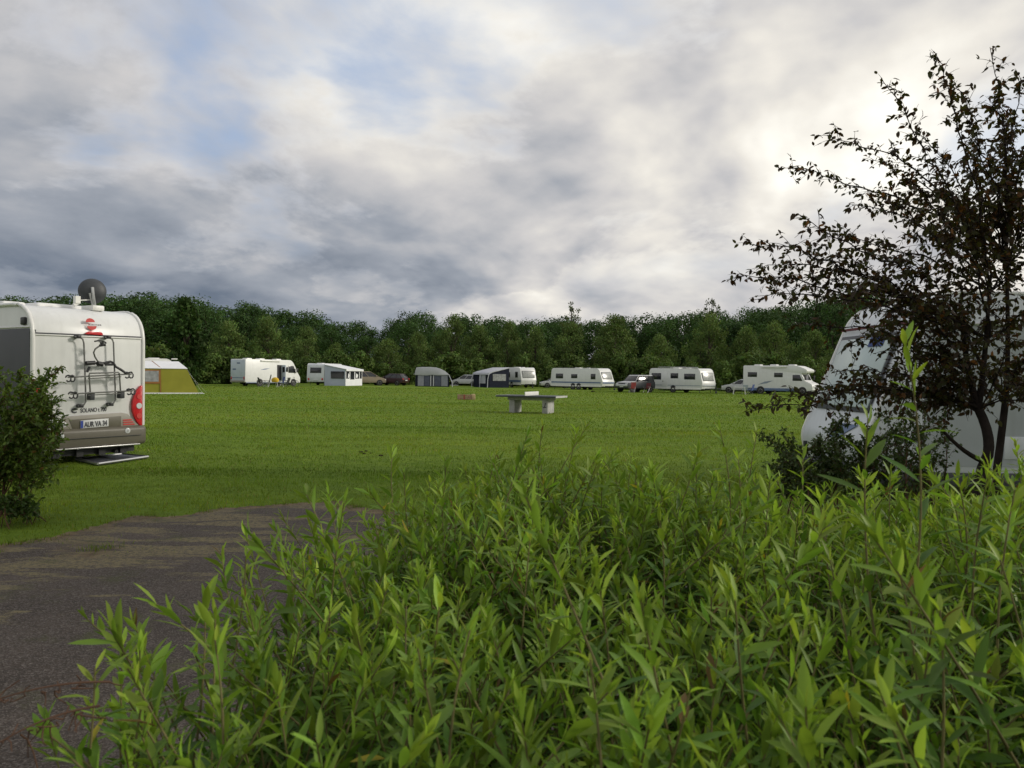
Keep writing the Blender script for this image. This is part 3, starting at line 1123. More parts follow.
def hedge():
    root = thing('hedge', 'dense fresh green hedge of long narrow leaves filling the foreground', 'hedge', (0.9, 2.0, 0))
    inv = Matrix.Translation((-0.9, -2.0, 0))
    gg = np.random.default_rng(21)
    lv, st = Leaves(LEAF_LONG), Stems()

    def left(Y):
        return -0.57 + 0.14 * max(0.0, Y - 1.7) + 0.04 * math.sin(Y * 5)
    cnt = 0
    y = 0.62
    pts = []
    while y < 3.25:
        x = left(y) + gg.uniform(0, .06)
        while x < 1.05 + y * 0.85:
            pts.append((x + gg.normal(0, .035), y + gg.normal(0, .035)))
            x += 0.060 * gg.uniform(.75, 1.25)
        y += 0.060
    for (x, y) in pts:
        edge = min(1.0, max(0.0, (x - left(y)) / 0.30))
        far = 1 - 0.10 * max(0, (y - 2.7) / 0.5)
        hmp = 0.075 * math.sin(x * 3.1 + 1.0) * math.sin(y * 2.7 + 0.4) + 0.035 * math.sin(x * 9 + y * 7)
        zt = (1.205 + hmp + gg.normal(0, .045)) * far * (0.90 + 0.10 * edge)
        if gg.random() < 0.10:
            zt += gg.uniform(0.05, 0.17)
        if y < 0.85:
            zt -= 0.10
        lean = gg.normal(0, .13, 2)
        if edge < 0.5:
            lean[0] -= 0.10 * (1 - edge)
        ln = gg.uniform(0.42, 0.62)
        nl = int(ln / 0.0120)
        hedge_shoot(lv, st, (x - lean[0] * .6, y - lean[1] * .6, zt - ln), (x + lean[0], y + lean[1], zt), gg, nl, gg.uniform(0.045, 0.074), gg.uniform(0.3, 1.0), 0.05)
    # lower wood and older leaves of the same plants
    for k in range(260):
        x, y = pts[int(gg.integers(len(pts)))]
        edge = min(1.0, max(0.0, (x - left(y)) / 0.30))
        b = (x + gg.normal(0, .05), y + gg.normal(0, .05), 0.0)
        st.add(bez(np.array(b), np.array([b[0] + gg.normal(0, .06), b[1] + gg.normal(0, .06), .4]), np.array([x, y, .75])), 0.006, 0.003, 5) if False else st.add(bez(np.array(b), np.array([b[0] + gg.normal(0, .06), b[1] + gg.normal(0, .06), .4]), np.array([x, y, .75]), 9), 0.006, 0.003, 5)
    for k in range(900):
        x, y = pts[int(gg.integers(len(pts)))]
        if k % 2 == 0:
            y = 0.75 + abs(gg.normal(0, .8))
            x = left(y) + abs(gg.normal(0, .12))
        z0 = gg.uniform(0.05, .62)
        hedge_shoot(lv, st, (x, y, z0), (x + gg.normal(0, .1), y + gg.normal(0, .1), z0 + .4), gg, 16, 0.075, 0.1, 0.0)

    def shift(parts):
        for a in parts.V:
            a += np.array([-0.9, -2.0, 0])
    shift(lv)
    shift(st)
    f = lv.build('foliage', hedge_leaf, root)
    f['kind'] = 'stuff'
    s_ = st.build('stems', M['greentwig'], root)
    s_['kind'] = 'stuff'
    # shoots that stand out above the rest
    tall = [(905, 342, 1.40, 0.62, .082), (868, 418, 1.42, 0.42, .088), (720, 430, 2.45, .40, .085), (757, 432, 2.5, .38, .08),
            (697, 452, 2.6, .35, .08), (738, 455, 2.3, .35, .08), (496, 455, 2.7, .36, .082), (541, 458, 2.75, .36, .082),
            (430, 482, 2.8, .34, .085), (405, 492, 2.7, .34, .085), (465, 470, 2.9, .34, .08), (600, 470, 2.6, .35, .08),
            (650, 468, 2.7, .33, .08), (246, 556, 1.55, .30, .07), (318, 575, 1.75, .30, .08), (350, 560, 2.0, .30, .08),
            (205, 598, 1.30, .30, .08), (95, 668, 1.05, .26, .075), (140, 650, 1.15, .28, .075), (990, 468, 1.5, .36, .085),
            (1015, 490, 1.3, .34, .09), (958, 480, 1.6, .34, .085), (820, 500, 1.7, .32, .085), (770, 480, 2.0, .34, .085),
            (600, 590, 1.15, .3, .08), (215, 640, 1.0, .3, .075), (470, 630, .95, .3, .075), (735, 600, 1.0, .3, .08),
            (900, 575, 1.1, .32, .08), (940, 610, .95, .28, .08), (590, 660, .85, .26, .08), (880, 690, .8, .2, .08), (150, 665, 1.0, .28, .075),
            (440, 600, 1.2, .3, .08), (530, 540, 1.5, .3, .08), (660, 520, 1.7, .3, .08), (830, 560, 1.3, .3, .08), (1000, 560, 1.1, .3, .08), (690, 690, .85, .25, .08)]
    for k, (px, py, Y, ln, lm) in enumerate(tall):
        t = at(px, py, Y)
        lv, st = Leaves(LEAF_LONG), Stems()
        dx = gg.normal(0, .05)
        b = (t.x - dx, t.y + gg.normal(0, .05), t.z - ln)
        if k == 0:
            b = (t.x - 0.004, t.y, t.z - ln)
        hedge_shoot(lv, st, b, tuple(t), gg, int(ln / (0.021 if k < 2 else 0.015)), lm * (0.95 if k < 2 else 0.78), 1.0, 0.0)
        shift(lv)
        shift(st)
        s2 = st.build('shoot', M['greentwig'], root)
        lv.build('foliage', hedge_leaf, s2)
    # bare reddish twigs poking out on the left
    tw = Stems()
    for (a, b, Y) in [((-10, 702), (110, 682), 1.0), ((0, 742), (100, 706), 0.95)]:
        A, B = np.array(at(*a, Y)), np.array(at(*b, Y + .05))
        tw.add(bez(B, (A + B) / 2 + np.array([0, 0, .015]), A, 14), 0.0018, 0.0009, 5)
        for q in range(16):
            f_ = gg.random()
            o = B * (1 - f_) + A * f_
            tw.add(bez(o, o + gg.normal(0, .008, 3), o + gg.normal(0, .016, 3), 4), 0.0012, 0.0008, 4)
    shift(tw)
    tw.build('bare_twigs', M['twig'], root)


hedge()


# ------------------------------------------------------------------ leafy shrubs and the dark-leaved tree
def grow(tips, start_of, gg, leaf_L, dens, twig_len, col, droop=0.1, r0=0.02, tw_step=0.07, per=9, hang=0.0, limb_from=0.2):
    """limbs from start points to tips, side twigs, leaves along twigs"""
    lv, st = Leaves(LEAF_OVAL), Stems()
    O, D, U = [], [], []
    for tip in tips:
        s, via = start_of(tip)
        s, tip, via = np.array(s, float), np.array(tip, float), np.array(via, float)
        ln = np.linalg.norm(tip - s)
        n = max(8, int(ln / 0.10))
        P = bez(s, via, tip, n)
        w = gg.normal(0, 0.018, (n, 3))
        w = np.cumsum(w, axis=0)
        w -= np.linspace(0, 1, n)[:, None] * w[-1]
        P = P + w
        st.add(P, r0 * min(1.3, 0.35 + ln * 0.35), 0.0022, 6)
        k = int(ln * (1 - limb_from) / tw_step)
        for q in range(k):
            f = limb_from + (1 - limb_from) * (q + gg.random()) / k
            ix = min(n - 2, int(f * (n - 1)))
            fr = f * (n - 1) - ix
            o = P[ix] * (1 - fr) + P[ix + 1] * fr
            ax = nrm(P[ix + 1] - P[ix])
            dd = nrm(ax * 0.75 + gg.normal(0, .62, 3) + np.array([0, 0, 0.22]))
            tl = twig_len * gg.uniform(0.3, 1.15) * (1.1 - 0.6 * f)
            e = o + dd * tl + np.array([0, 0, -droop * tl])
            T = bez(o, o + dd * tl * .55 + np.array([0, 0, .05 * tl]), e, 6)
            st.add(T, 0.0026, 0.001, 4)
            m = max(3, int(per * tl / twig_len * dens))
            ff = gg.random(m) ** 0.8
            pos = T[0] * ((1 - ff) ** 2)[:, None] + T[2] * (2 * ff * (1 - ff))[:, None] + T[5] * (ff ** 2)[:, None]
            pos = pos + gg.normal(0, .006, (m, 3))
            O.append(pos)
            D.append(nrm(dd * 0.5 + gg.normal(0, .75, (m, 3)) + np.array([0, 0, -hang])))
        # leaves on the limb's own last stretch
        m = int(10 * dens)
        ff = gg.uniform(0.75, 1.0, m)
        ix = (ff * (n - 1)).astype(int)
        O.append(P[ix] + gg.normal(0, .008, (m, 3)))
        D.append(nrm(gg.normal(0, .8, (m, 3)) + np.array([0, 0, -hang])))
    O, D = np.concatenate(O), np.concatenate(D)
    m = len(O)
    U = gg.normal(0, .6, (m, 3)) + np.array([0, 0, 1.0])
    L = leaf_L * gg.uniform(0.6, 1.25, m)
    C = np.empty((m, 3))
    pick = gg.random(m)
    for a, (lim, cc) in enumerate(col):
        lo = col[a - 1][0] if a else 0
        C[(pick >= lo) & (pick < lim)] = cc
    C = C * gg.uniform(0.75, 1.25, (m, 1))
    lv.add(O, D, U, L, L * gg.uniform(.24, .32, m), C, gg.uniform(0, .35, m), 0.3)
    return lv, st


def dark_tree():
    gg = np.random.default_rng(77)
    base = at(975, 490, 6.1)
    bx, by = base.x, 6.1
    root = thing('purple_leaved_tree', 'dark purple-leaved small tree in front of the caravan on the right', 'tree', (bx, by, 0))
    off = np.array([bx, by, 0])

    def W(px, py, dy):
        return np.array(at(px, py, 6.1 + dy))
    tb = Stems()
    g0 = np.array([bx + .02, by, 0.0])
    k1 = W(988, 455, 0)
    f1 = W(978, 408, 0)
    tb.add(np.concatenate([bez(g0, W(972, 480, 0), k1, 6), bez(k1, W(992, 435, 0), f1, 6)[1:]]), 0.046, 0.034, 10)
    tb.add(bez(f1, W(965, 370, 0), W(960, 300, .1), 8), 0.03, 0.012, 8)
    tb.add(bez(f1, W(985, 370, -.05), W(990, 280, -.1), 8), 0.028, 0.012, 8)
    tb.add(bez(W(985, 462, 0), W(965, 455, -.1), W(944, 432, -.2), 7), 0.022, 0.012, 7)
    g1 = np.array([bx + .22, by + .25, 0.0])
    f2 = W(1006, 395, .25)
    tb.add(bez(g1, W(1000, 450, .25), f2, 10), 0.036, 0.026, 9)
    tb.add(bez(f2, W(1010, 330, .2), W(1005, 230, .15), 8), 0.024, 0.01, 8)
    tb.add(bez(f2, W(985, 380, .3), W(965, 330, .4), 8), 0.022, 0.01, 8)
    tips = []
    spec = [(738, 278), (748, 243), (778, 168), (800, 215), (827, 135), (852, 205), (882, 80), (912, 130), (934, 58),
            (960, 110), (990, 47), (1008, 120), (1021, 78), (1050, 110), (1085, 180), (758, 300), (792, 325), (745, 412), (778, 402),
            (832, 372), (850, 290), (880, 330), (905, 258), (932, 300), (930, 372), (1000, 300), (1040, 258), (1065, 340),
            (1000, 368), (1100, 260), (958, 200), (1020, 200), (885, 200), (862, 398), (905, 402), (820, 260), (840, 235), (955, 398), (1045, 398), (1090, 400),
            (870, 160), (790, 280), (850, 345), (1015, 340), (975, 250), (920, 345), (895, 372), (965, 360), (1070, 300), (945, 235), (815, 395), (760, 268),
            (965, 385), (990, 395), (1025, 385), (940, 345), (980, 330), (1030, 310), (1060, 220), (1010, 255), (925, 265), (900, 300), (915, 320), (940, 320), (960, 345), (990, 355), (1015, 370), (1040, 350), (885, 350), (870, 310),
            (910, 385), (935, 395), (950, 370), (970, 300), (1000, 325), (1020, 280), (985, 265), (945, 280), (1075, 370), (1050, 380), (905, 235), (985, 215), (1040, 215), (950, 85), (970, 140), (1000, 85), (1015, 160), (935, 165), (900, 175), (975, 175), (1035, 140), (1050, 170), (915, 210)]
    for i, (px, py) in enumerate(spec):
        tips.append(W(px, py, gg.normal(0, .42)))
    starts = [W(978, 408, 0), W(966, 372, 0), W(961, 330, .05), W(988, 340, -.1), W(990, 290, -.1), W(1006, 390, .25), W(1008, 330, .2), W(1006, 260, .15), W(972, 345, .3)]

    def start_of(tip):
        best = min(starts, key=lambda s: np.linalg.norm(tip - s) + 0.9 * max(0, s[2] - tip[2] + .25) * 2 + gg.uniform(0, .35))
        mid = best * 0.45 + tip * 0.55
        mid = mid + np.array([0, 0, 0.14 * np.linalg.norm((tip - best)[:2])]) + gg.normal(0, .05, 3)
        if tip[2] > best[2] + .8:
            mid = mid + np.array([(best[0] - tip[0]) * 0.15, 0, 0.0])
        return best, mid
    cols = [(0.42, (0.042, 0.029, 0.017)), (0.90, (0.046, 0.050, 0.017)), (0.965, (0.070, 0.034, 0.018)), (1.01, (0.15, 0.075, 0.03))]
    lv, st = grow(tips, start_of, gg, 0.052, 1.0, 0.30, cols, 0.15, 0.0105, 0.034, 11, 0.45, 0.12)
    for q in (lv, st, tb):
        for a in q.V:
            a -= off
    tb.build('trunk', M['darkbark'], root)
    st.build('branches', M['darkbark'], root)
    lv.build('crown', leaf_mat('purple_leaf', trans=0.38, rough=0.5, spec=0.25, tmul=(1.8, 1.5, 0.6)), root)


dark_tree()


def shrub(name, label, base, tips, gg, leaf_L, cols, dens, twig, step, per, spread=0.18, mat=None, trans=0.25, stems=None, cat='shrub'):
    root = thing(name, label, cat, base)
    b = np.array(base, float)

    def start_of(tip):
        s = b + np.array([gg.normal(0, spread), gg.normal(0, spread), 0])
        mid = s * .45 + tip * .55 + np.array([(s[0] - tip[0]) * .25, (s[1] - tip[1]) * .25, .18])
        return s, mid
    lv, st = grow(tips, start_of, gg, leaf_L, dens, twig, cols, .1, 0.011, step, per, 0.1, 0.30)
    for q in (lv, st):
        for a in q.V:
            a -= b
    st.build('stems', stems or M['twig'], root)
    lv.build('foliage', leaf_mat(name + '_leaf', trans=trans, rough=0.5, spec=0.3), root)


gg = np.random.default_rng(5)
bl = ground(-6, 517)
tl = [np.array(at(px, py, bl.y + gg.normal(0, .28))) for px, py in
      [(58, 368), (52, 385), (60, 410), (40, 378), (20, 372), (0, 374), (-20, 370), (-45, 380), (62, 430), (50, 445), (30, 400), (10, 395), (-10, 400),
       (-60, 410), (45, 425), (25, 430), (0, 440), (55, 470), (-40, 440), (35, 462), (15, 470), (48, 398), (35, 385), (5, 385), (-25, 395), (12, 415), (38, 415), (-5, 425), (22, 450), (42, 440), (46, 395), (52, 402), (57, 398), (48, 412), (60, 420), (54, 415), (50, 425), (62, 440), (44, 405)]]
shrub('leafy_bush', 'tall leafy bush with reddish stems at the left edge before the big motorhome', tuple(bl), tl, gg, 0.052,
      [(0.55, (0.075, 0.125, 0.02)), (0.97, (0.13, 0.195, 0.034)), (1.01, (0.12, 0.075, 0.02))], 1.4, 0.26, 0.024, 13, .16, trans=.33)
# low leafy clump at the foot of that bush
b2 = ground(14, 526)
t2 = [np.array(at(px, py, b2.y + gg.normal(0, .15))) for px, py in [(0, 505), (12, 500), (24, 506), (34, 512), (-10, 505), (40, 516), (6, 510), (18, 508), (30, 518), (-22, 512)]]
shrub('weed_clump', 'low clump of broad green leaves at the foot of the left bush', tuple(b2), t2, gg, 0.06,
      [(0.7, (0.04, 0.075, 0.014)), (1.01, (0.06, 0.10, 0.02))], 1.5, 0.12, 0.03, 8, .12, cat='plant')
# dark shrubs under the caravan on the right
dk = [(0.7, (0.042, 0.070, 0.017)), (1.01, (0.075, 0.115, 0.025))]
for i, (lab, c, pts) in enumerate([
    ('thin dark green shrub left of the caravan nose, reaching over the grass', (800, 8.6), [(770, 465), (785, 455), (800, 450), (815, 445), (830, 455), (790, 470), (775, 482), (820, 480), (845, 470), (762, 436), (786, 440), (805, 465), (835, 445)]),
    ('dense dark green shrub in front of the caravan nose', (850, 8.9), [(815, 440), (835, 425), (855, 420), (870, 430), (885, 440), (900, 455), (840, 460), (860, 465), (880, 475), (820, 470), (850, 445), (895, 430), (868, 452), (846, 436)]),
    ('airy green shrub with thin upright stems beside the dark tree trunk', (915, 8.4), [(880, 410), (895, 395), (910, 405), (930, 400), (945, 410), (900, 430), (925, 440), (885, 450), (940, 460), (910, 465), (950, 435), (915, 420), (935, 425)])]):
    bq = at(c[0], 375, c[1])
    bq.z = 0
    tp = [np.array(at(px, py, c[1] + gg.normal(0, .25))) for px, py in pts]
    shrub('dark_shrub', lab, tuple(bq), tp, gg, 0.045, dk, 1.5 if i < 2 else 0.9, 0.28, 0.02 if i < 2 else .026, 15, .3)

# ------------------------------------------------------------------ vehicle parts
def place(px, D, beta, dz=0.0):
    """ground point seen at pixel column px at distance D; beta = heading seen from there (0 to the right, 90 away)"""
    q = at(px, 375, D)
    az = math.atan2(q.x, q.y)
    z = float(gz(np.array(q.x), np.array(q.y))) + dz
    return (q.x, q.y, z), R(beta) - az


def wheel(parent, x, y, r, side, w=0.2, name='wheel'):
    mb = MB()
    s = side
    prof = [(r * 0.62, 0.0), (r * 0.93, 0.0), (r, w * 0.18), (r, w * 0.82), (r * 0.93, w), (r * 0.62, w), (r * 0.62, 0.0)]
    mb.lathe((x, y - s * w, r), (0, s, 0), prof, 26)
    t = mb.build('wheel', M['rubber'], parent)
    m2 = MB()
    m2.lathe((x, y - s * w * .5, r), (0, s, 0), [(0.001, w * .36), (r * .18, w * .36), (r * .24, w * .30), (r * .5, w * .22), (r * .56, w * .44), (r * .63, w * .42), (r * .63, 0)], 22)
    m2.build('rim', M['alu'], t)
    return t


def side_panel(parent, name, mat, x0, x1, z0, z1, ys, t, bevel=0.0, off=0.0):
    """rectangular panel on the side wall y = ys, standing proud by t"""
    s = 1 if ys > 0 else -1
    mb = MB()
    ya, yb = ys + s * (off - 0.01), ys + s * (off + t)
    mb.box(x0, x1, min(ya, yb), max(ya, yb), z0, z1)
    return mb.build(name, mat, parent, bevel, 2)


def side_window(parent, x0, x1, z0, z1, ys, glass='glass'):
    f = side_panel(parent, 'window', M['darkgrey'], x0, x1, z0, z1, ys, 0.012, 0.02)
    side_panel(f, 'pane', M[glass], x0 + .035, x1 - .035, z0 + .035, z1 - .035, ys, 0.024, 0.018)
    return f


def end_quad(parent, name, mat, p0, p1, y0, y1, a, b, t, bevel=0.0):
    """panel on a sloping end wall; p0->p1 is the wall line in (x,z) from low to high, a..b the part of it covered"""
    P0, P1 = Vector(p0), Vector(p1)
    A, B = P0.lerp(P1, a), P0.lerp(P1, b)
    d = (P1 - P0).normalized()
    nv = Vector((d.y, -d.x))          # outward for an end at +x
    if (p0[0] + p1[0]) < 0:
        nv = -nv
    A0, B0 = A - nv * .01, B - nv * .01
    A1, B1 = A + nv * t, B + nv * t
    mb = MB()
    mb.add([(A0.x, y0, A0.y), (A0.x, y1, A0.y), (B0.x, y1, B0.y), (B0.x, y0, B0.y), (A1.x, y0, A1.y), (A1.x, y1, A1.y), (B1.x, y1, B1.y), (B1.x, y0, B1.y)],
           [(0, 1, 2, 3), (4, 5, 6, 7), (0, 1, 5, 4), (1, 2, 6, 5), (2, 3, 7, 6), (3, 0, 4, 7)])
    return mb.build(name, mat, parent, bevel, 2)


def caravan(label, px, D, beta, L=6.5, W=2.25, H=2.6, wins=(), stripes=(), axle=(0.0,), mat='white', slope=0.45, end_win=True,
            door=None, rail=False, hatch=-0.5, end_mat=None, nose_glass='curtain', nose_h=0.95, clear=0.42, loc=None, rz=None, front_panel=True, group=None, skirt='offwhite', hitch=1.0):
    if loc is None:
        loc, rz = place(px, D, beta)
    root = thing('caravan', label, 'caravan', loc, rz, group)
    h = L / 2
    rear_lo, rear_hi = (-h, 0.95), (-h + 0.14, H - .18)
    f_lo, f_hi = (h, nose_h), (h - slope, H - .12)
    prof = round_poly([(-h + .05, clear), rear_lo, (-h + .16, H), (h - slope - .12, H), f_lo, (h - .12, clear)], [.05, .12, .32, .42, .14, .06], 6)
    mb = MB()
    mb.prism(prof, -W / 2, W / 2)
    body = mb.build('body', M[mat], root, 0.03, 2)
    for s in (-1, 1):
        tb = MB()
        pth = [(x, s * (W / 2 - .01), z) for x, z in prof]
        k = len(pth)
        tb.tube(pth[1:k - 1], 0.022, 6)
        tb.build('corner_trim', M['trim'], root)
        for (a, b, z0, z1) in wins:
            side_window(root, a, b, z0, z1, s * W / 2)
        for (z0, z1, mm) in stripes:
            side_panel(root, 'stripe', M[mm], -h + .10, h - .35 * slope - .12, z0, z1, s * W / 2, 0.004)
        side_panel(root, 'skirt', M[skirt], -h + .12, h - .2, clear - .06, clear + .12, s * W / 2, 0.02, 0.01)
        for ax in axle:
            arch = MB()
            arch.disc((ax, s * (W / 2 - .02), .36), (0, s, 0), 0.41, 0.035, 28)
            arch.build('wheel_arch', M['black'], root)
            wheel(root, ax, s * (W / 2 + .035), 0.32, s, 0.19)
    if door:
        d = side_panel(root, 'door', M[mat], door[0], door[1], .5, 2.25, -W / 2, 0.018, 0.015)
        side_panel(d, 'handle', M['black'], door[0] + .05, door[0] + .16, 1.15, 1.22, -W / 2 - .018, 0.02)
    if front_panel:
        if end_win:
            f = end_quad(root, 'front_window', M['darkgrey'], f_lo, f_hi, -W * .41, W * .41, .22, .80, .012, .02)
            end_quad(f, 'pane', M[nose_glass], f_lo, f_hi, -W * .39, W * .39, .25, .77, .026, .015)
        for (z0, z1, mm) in stripes:
            zz0, zz1 = (z0 - .42), (z1 - .42)
            mb = MB()
            mb.box(h - .06, h + .006, -W / 2 + .05, W / 2 - .05, z0, z1) if z1 < nose_h else None
            if mb.v:
                mb.build('stripe', M[mm], root)
        f = end_quad(root, 'rear_window', M['darkgrey'], rear_lo, rear_hi, -W * .33, W * .33, .35, .80, .012, .02)
        end_quad(f, 'pane', M['glass'], rear_lo, rear_hi, -W * .31, W * .31, .39, .76, .026, .015)
    for s in (-1, 1):
        mb = MB()
        mb.box(-h - .03, -h + .04, s * W * .40 - .09, s * W * .40 + .09, .62, .86)
        mb.build('tail_light', M['red'], root, .015)
    mb = MB()
    mb.box(-h - .022, -h + .03, -.26, .26, .6, .71)
    mb.build('number_plate', M['plate'], root, .006)
    mb = MB()
    mb.box(hatch - .38, hatch + .38, -.36, .36, H - .03, H + .08)
    mb.build('roof_hatch', M['trim'], root, .05)
    mb = MB()
    mb.box(hatch + 1.3, hatch + 1.7, -.2, .2, H - .03, H + .06)
    mb.build('roof_hatch', M['trim'], root, .04)
    if rail:
        for s in (-1, 1):
            mb = MB()
            mb.tube([(-h + 1.2, s * (W / 2 - .12), H), (-h + 1.25, s * (W / 2 - .12), H + .14), (h - 2.2, s * (W / 2 - .12), H + .14), (h - 2.1, s * (W / 2 - .12), H)], .03, 6)
            mb.build('awning_rail', M['steel'], root)
    mb = MB()
    hl = hitch
    mb.tube([(h - .15, -.5, .45), (h + 1.15 * hl, 0, .47)], .045, 6)
    mb.tube([(h - .15, .5, .45), (h + 1.15 * hl, 0, .47)], .045, 6)
    mb.tube([(h + 1.05 * hl, 0, .47), (h + 1.35 * hl, 0, .47)], .06, 8)
    mb.tube([(h + .85 * hl, 0, .05), (h + .85 * hl, 0, .75)], .03, 8)
    mb.disc((h + .85 * hl, -.03, .11), (0, 1, 0), .11, .06, 16)
    for sx in (-1, 1):
        for sy in (-1, 1):
            mb.tube([(sx * (h - .55), sy * (W / 2 - .2), clear), (sx * (h - .45), sy * (W / 2 - .2), 0.0)], .03, 6)
    mb.box(-h + .4, h - .3, -.5, .5, clear - .10, clear + .02)
    mb.build('chassis', M['darkgrey'], root)
    return root


def motorhome(label, px, D, beta, L, W, H, kind, wins, mat='white', rear_mat=None, loc=None, rz=None, door=None, blue_base=False, decals=(), dark_wing=False):
    loc_, rz_ = place(px, D, beta) if loc is None else (loc, rz)
    root = thing('motorhome', label, 'motorhome', loc_, rz_)
    h = L / 2
    if kind == 'integrated':
        prof = round_poly([(-h + .05, .42), (-h, .7), (-h + .02, H), (h - 1.35, H), (h - .95, H - .35), (h - .30, 1.35), (h, .95), (h, .36)], [.05, .1, .12, .2, .35, .25, .12, .08], 5)
        ws = ((h - .32, 1.38), (h - .93, H - .42))
    else:
        prof = round_poly([(-h + .05, .45), (-h, .7), (-h + .02, H), (h - 1.6, H), (h - .55, H - .42), (h - .62, H - .72), (h - 1.15, H - .80), (h - .75, 1.38), (h - .12, 1.10), (h, .85), (h, .36)],
                          [.05, .1, .12, .3, .28, .15, .08, .15, .15, .1, .08], 5)
        ws = ((h - .77, 1.40), (h - 1.13, H - .86))
    mb = MB()
    mb.prism(prof, -W / 2, W / 2)
    mb.build('body', M[mat], root, 0.03, 2)
    if rear_mat:
        mb = MB()
        mb.box(-h - .006, -h + .05, -W / 2 + .04, W / 2 - .04, .6, H - .1)
        rp = mb.build('rear_wall', M[rear_mat], root, .004)
        mb = MB()
        mb.box(-h - .014, -h, -.35, .15, H - .5, H - .36)
        mb.box(-h - .014, -h, .3, .8, H - 1.15, H - 1.0)
        mb.box(-h - .014, -h, -.9, .9, H - 2.0, H - 1.93)
        mb.build('decal', M['stripe'], rp)
        mb = MB()
        mb.box(-h - .07, -h + .05, -W / 2 + .02, W / 2 - .02, .40, .62)
        bp = mb.build('bumper', M['bumper_light'], root, .03)
    f = end_quad(root, 'windscreen', M['darkgrey'], ws[0], ws[1], -W * .42, W * .42, .05, .95, .01, .01)
    end_quad(f, 'pane', M['glass'], ws[0], ws[1], -W * .40, W * .40, .1, .9, .022, .01)
    for s in (-1, 1):
        for (a, b, z0, z1) in wins:
            side_window(root, a, b, z0, z1, s * W / 2)
        # cab side window
        if kind == 'integrated':
            q = [(h - 1.75, 1.45), (h - .62, 1.45), (h - 1.0, 2.22), (h - 1.75, 2.22)]
        else:
            q = [(h - 2.0, 1.4), (h - 1.0, 1.4), (h - 1.28, H - .95), (h - 2.0, H - .95)]
        pts = [(x, s * (W / 2 - .005), z) for x, z in q]
        if s > 0:
            pts.reverse()
        mb = MB()
        mb.slab(pts, .02)
        mb.build('cab_window', M['glass'], root, .008)
        for ax in (-h + 1.9, h - 1.0):
            arch = MB()
            arch.disc((ax, s * (W / 2 - .02), .38), (0, s, 0), 0.42, 0.035, 28)
            arch.build('wheel_arch', M['black'], root)
            wheel(root, ax, s * (W / 2 + .035), 0.33, s, 0.21)
        side_panel(root, 'skirt', M['stripe' if blue_base else 'stripegrey'], -h + .1, h - 1.6, .34, .62 if blue_base else .46, s * W / 2, .012, .006)
        for (a, b, z0, z1, mm) in decals:
            mb = MB()
            pts = [(a, s * (W / 2 + .001), z0), (a + (b - a) * .6, s * (W / 2 + .001), z0 + (z1 - z0) * .35), (b, s * (W / 2 + .001), z1), (a + (b - a) * .45, s * (W / 2 + .001), z0 + (z1 - z0) * .75)]
            if s > 0:
                pts.reverse()
            mb.slab(pts, .004)
            mb.build('decal', M[mm], root)
        mb = MB()
        mb.tube([(h - .9, s * W / 2, 1.9), (h - .65, s * (W / 2 + .22), 1.85)], .02, 6)
        mb.box(h - .72, h - .6, s * (W / 2 + .22) - .08, s * (W / 2 + .22) + .08, 1.5, 1.95)
        mb.build('mirror', M['black'], root, .02)
        mb = MB()
        mb.box(h - .05, h + .02, s * W * .36 - .14, s * W * .36 + .14, .72, .9)
        mb.build('headlight', M['lens'], root, .02)
        mb = MB()
        mb.box(-h - .04, -h + .03, s * W * .43 - .07, s * W * .43 + .07, .7, 1.0)
        mb.build('tail_light', M['red'], root, .015)
    mb = MB()
    mb.box(-h + 2.0, -h + 4.6, -W / 2 - .12, -W / 2 + .02, H - .22, H - .05)
    mb.build('awning_case', M['trim'], root, .03)
    for xx in (-h + 1.2, -h + 2.9, h - 2.4):
        mb = MB()
        mb.box(xx - .35, xx + .35, -.35, .35, H - .03, H + .12)
        mb.build('roof_hatch', M['trim'], root, .05)
    if door:
        d = side_panel(root, 'door_opening', M['interior'], door[0], door[1], .62, 2.3, -W / 2, .012)
        # the leaf stands open against the wall
        mb = MB()
        mb.box(door[1] + .03, door[1] + .09, -W / 2 - .62, -W / 2 - .01, .6, 2.3)
        dl = mb.build('door', M['shaded_bluegrey_panel'], root, .02)
        mb = MB()
        mb.box(door[1] + .02, door[1] + .10, -W / 2 - .52, -W / 2 - .14, 1.5, 2.1)
        mb.build('pane', M['glass'], dl, .01)
    mb = MB()
    mb.box(h - .03, h + .03, -.5, .5, .6, .82)
    mb.build('grille', M['black'], root, .02)
    return root


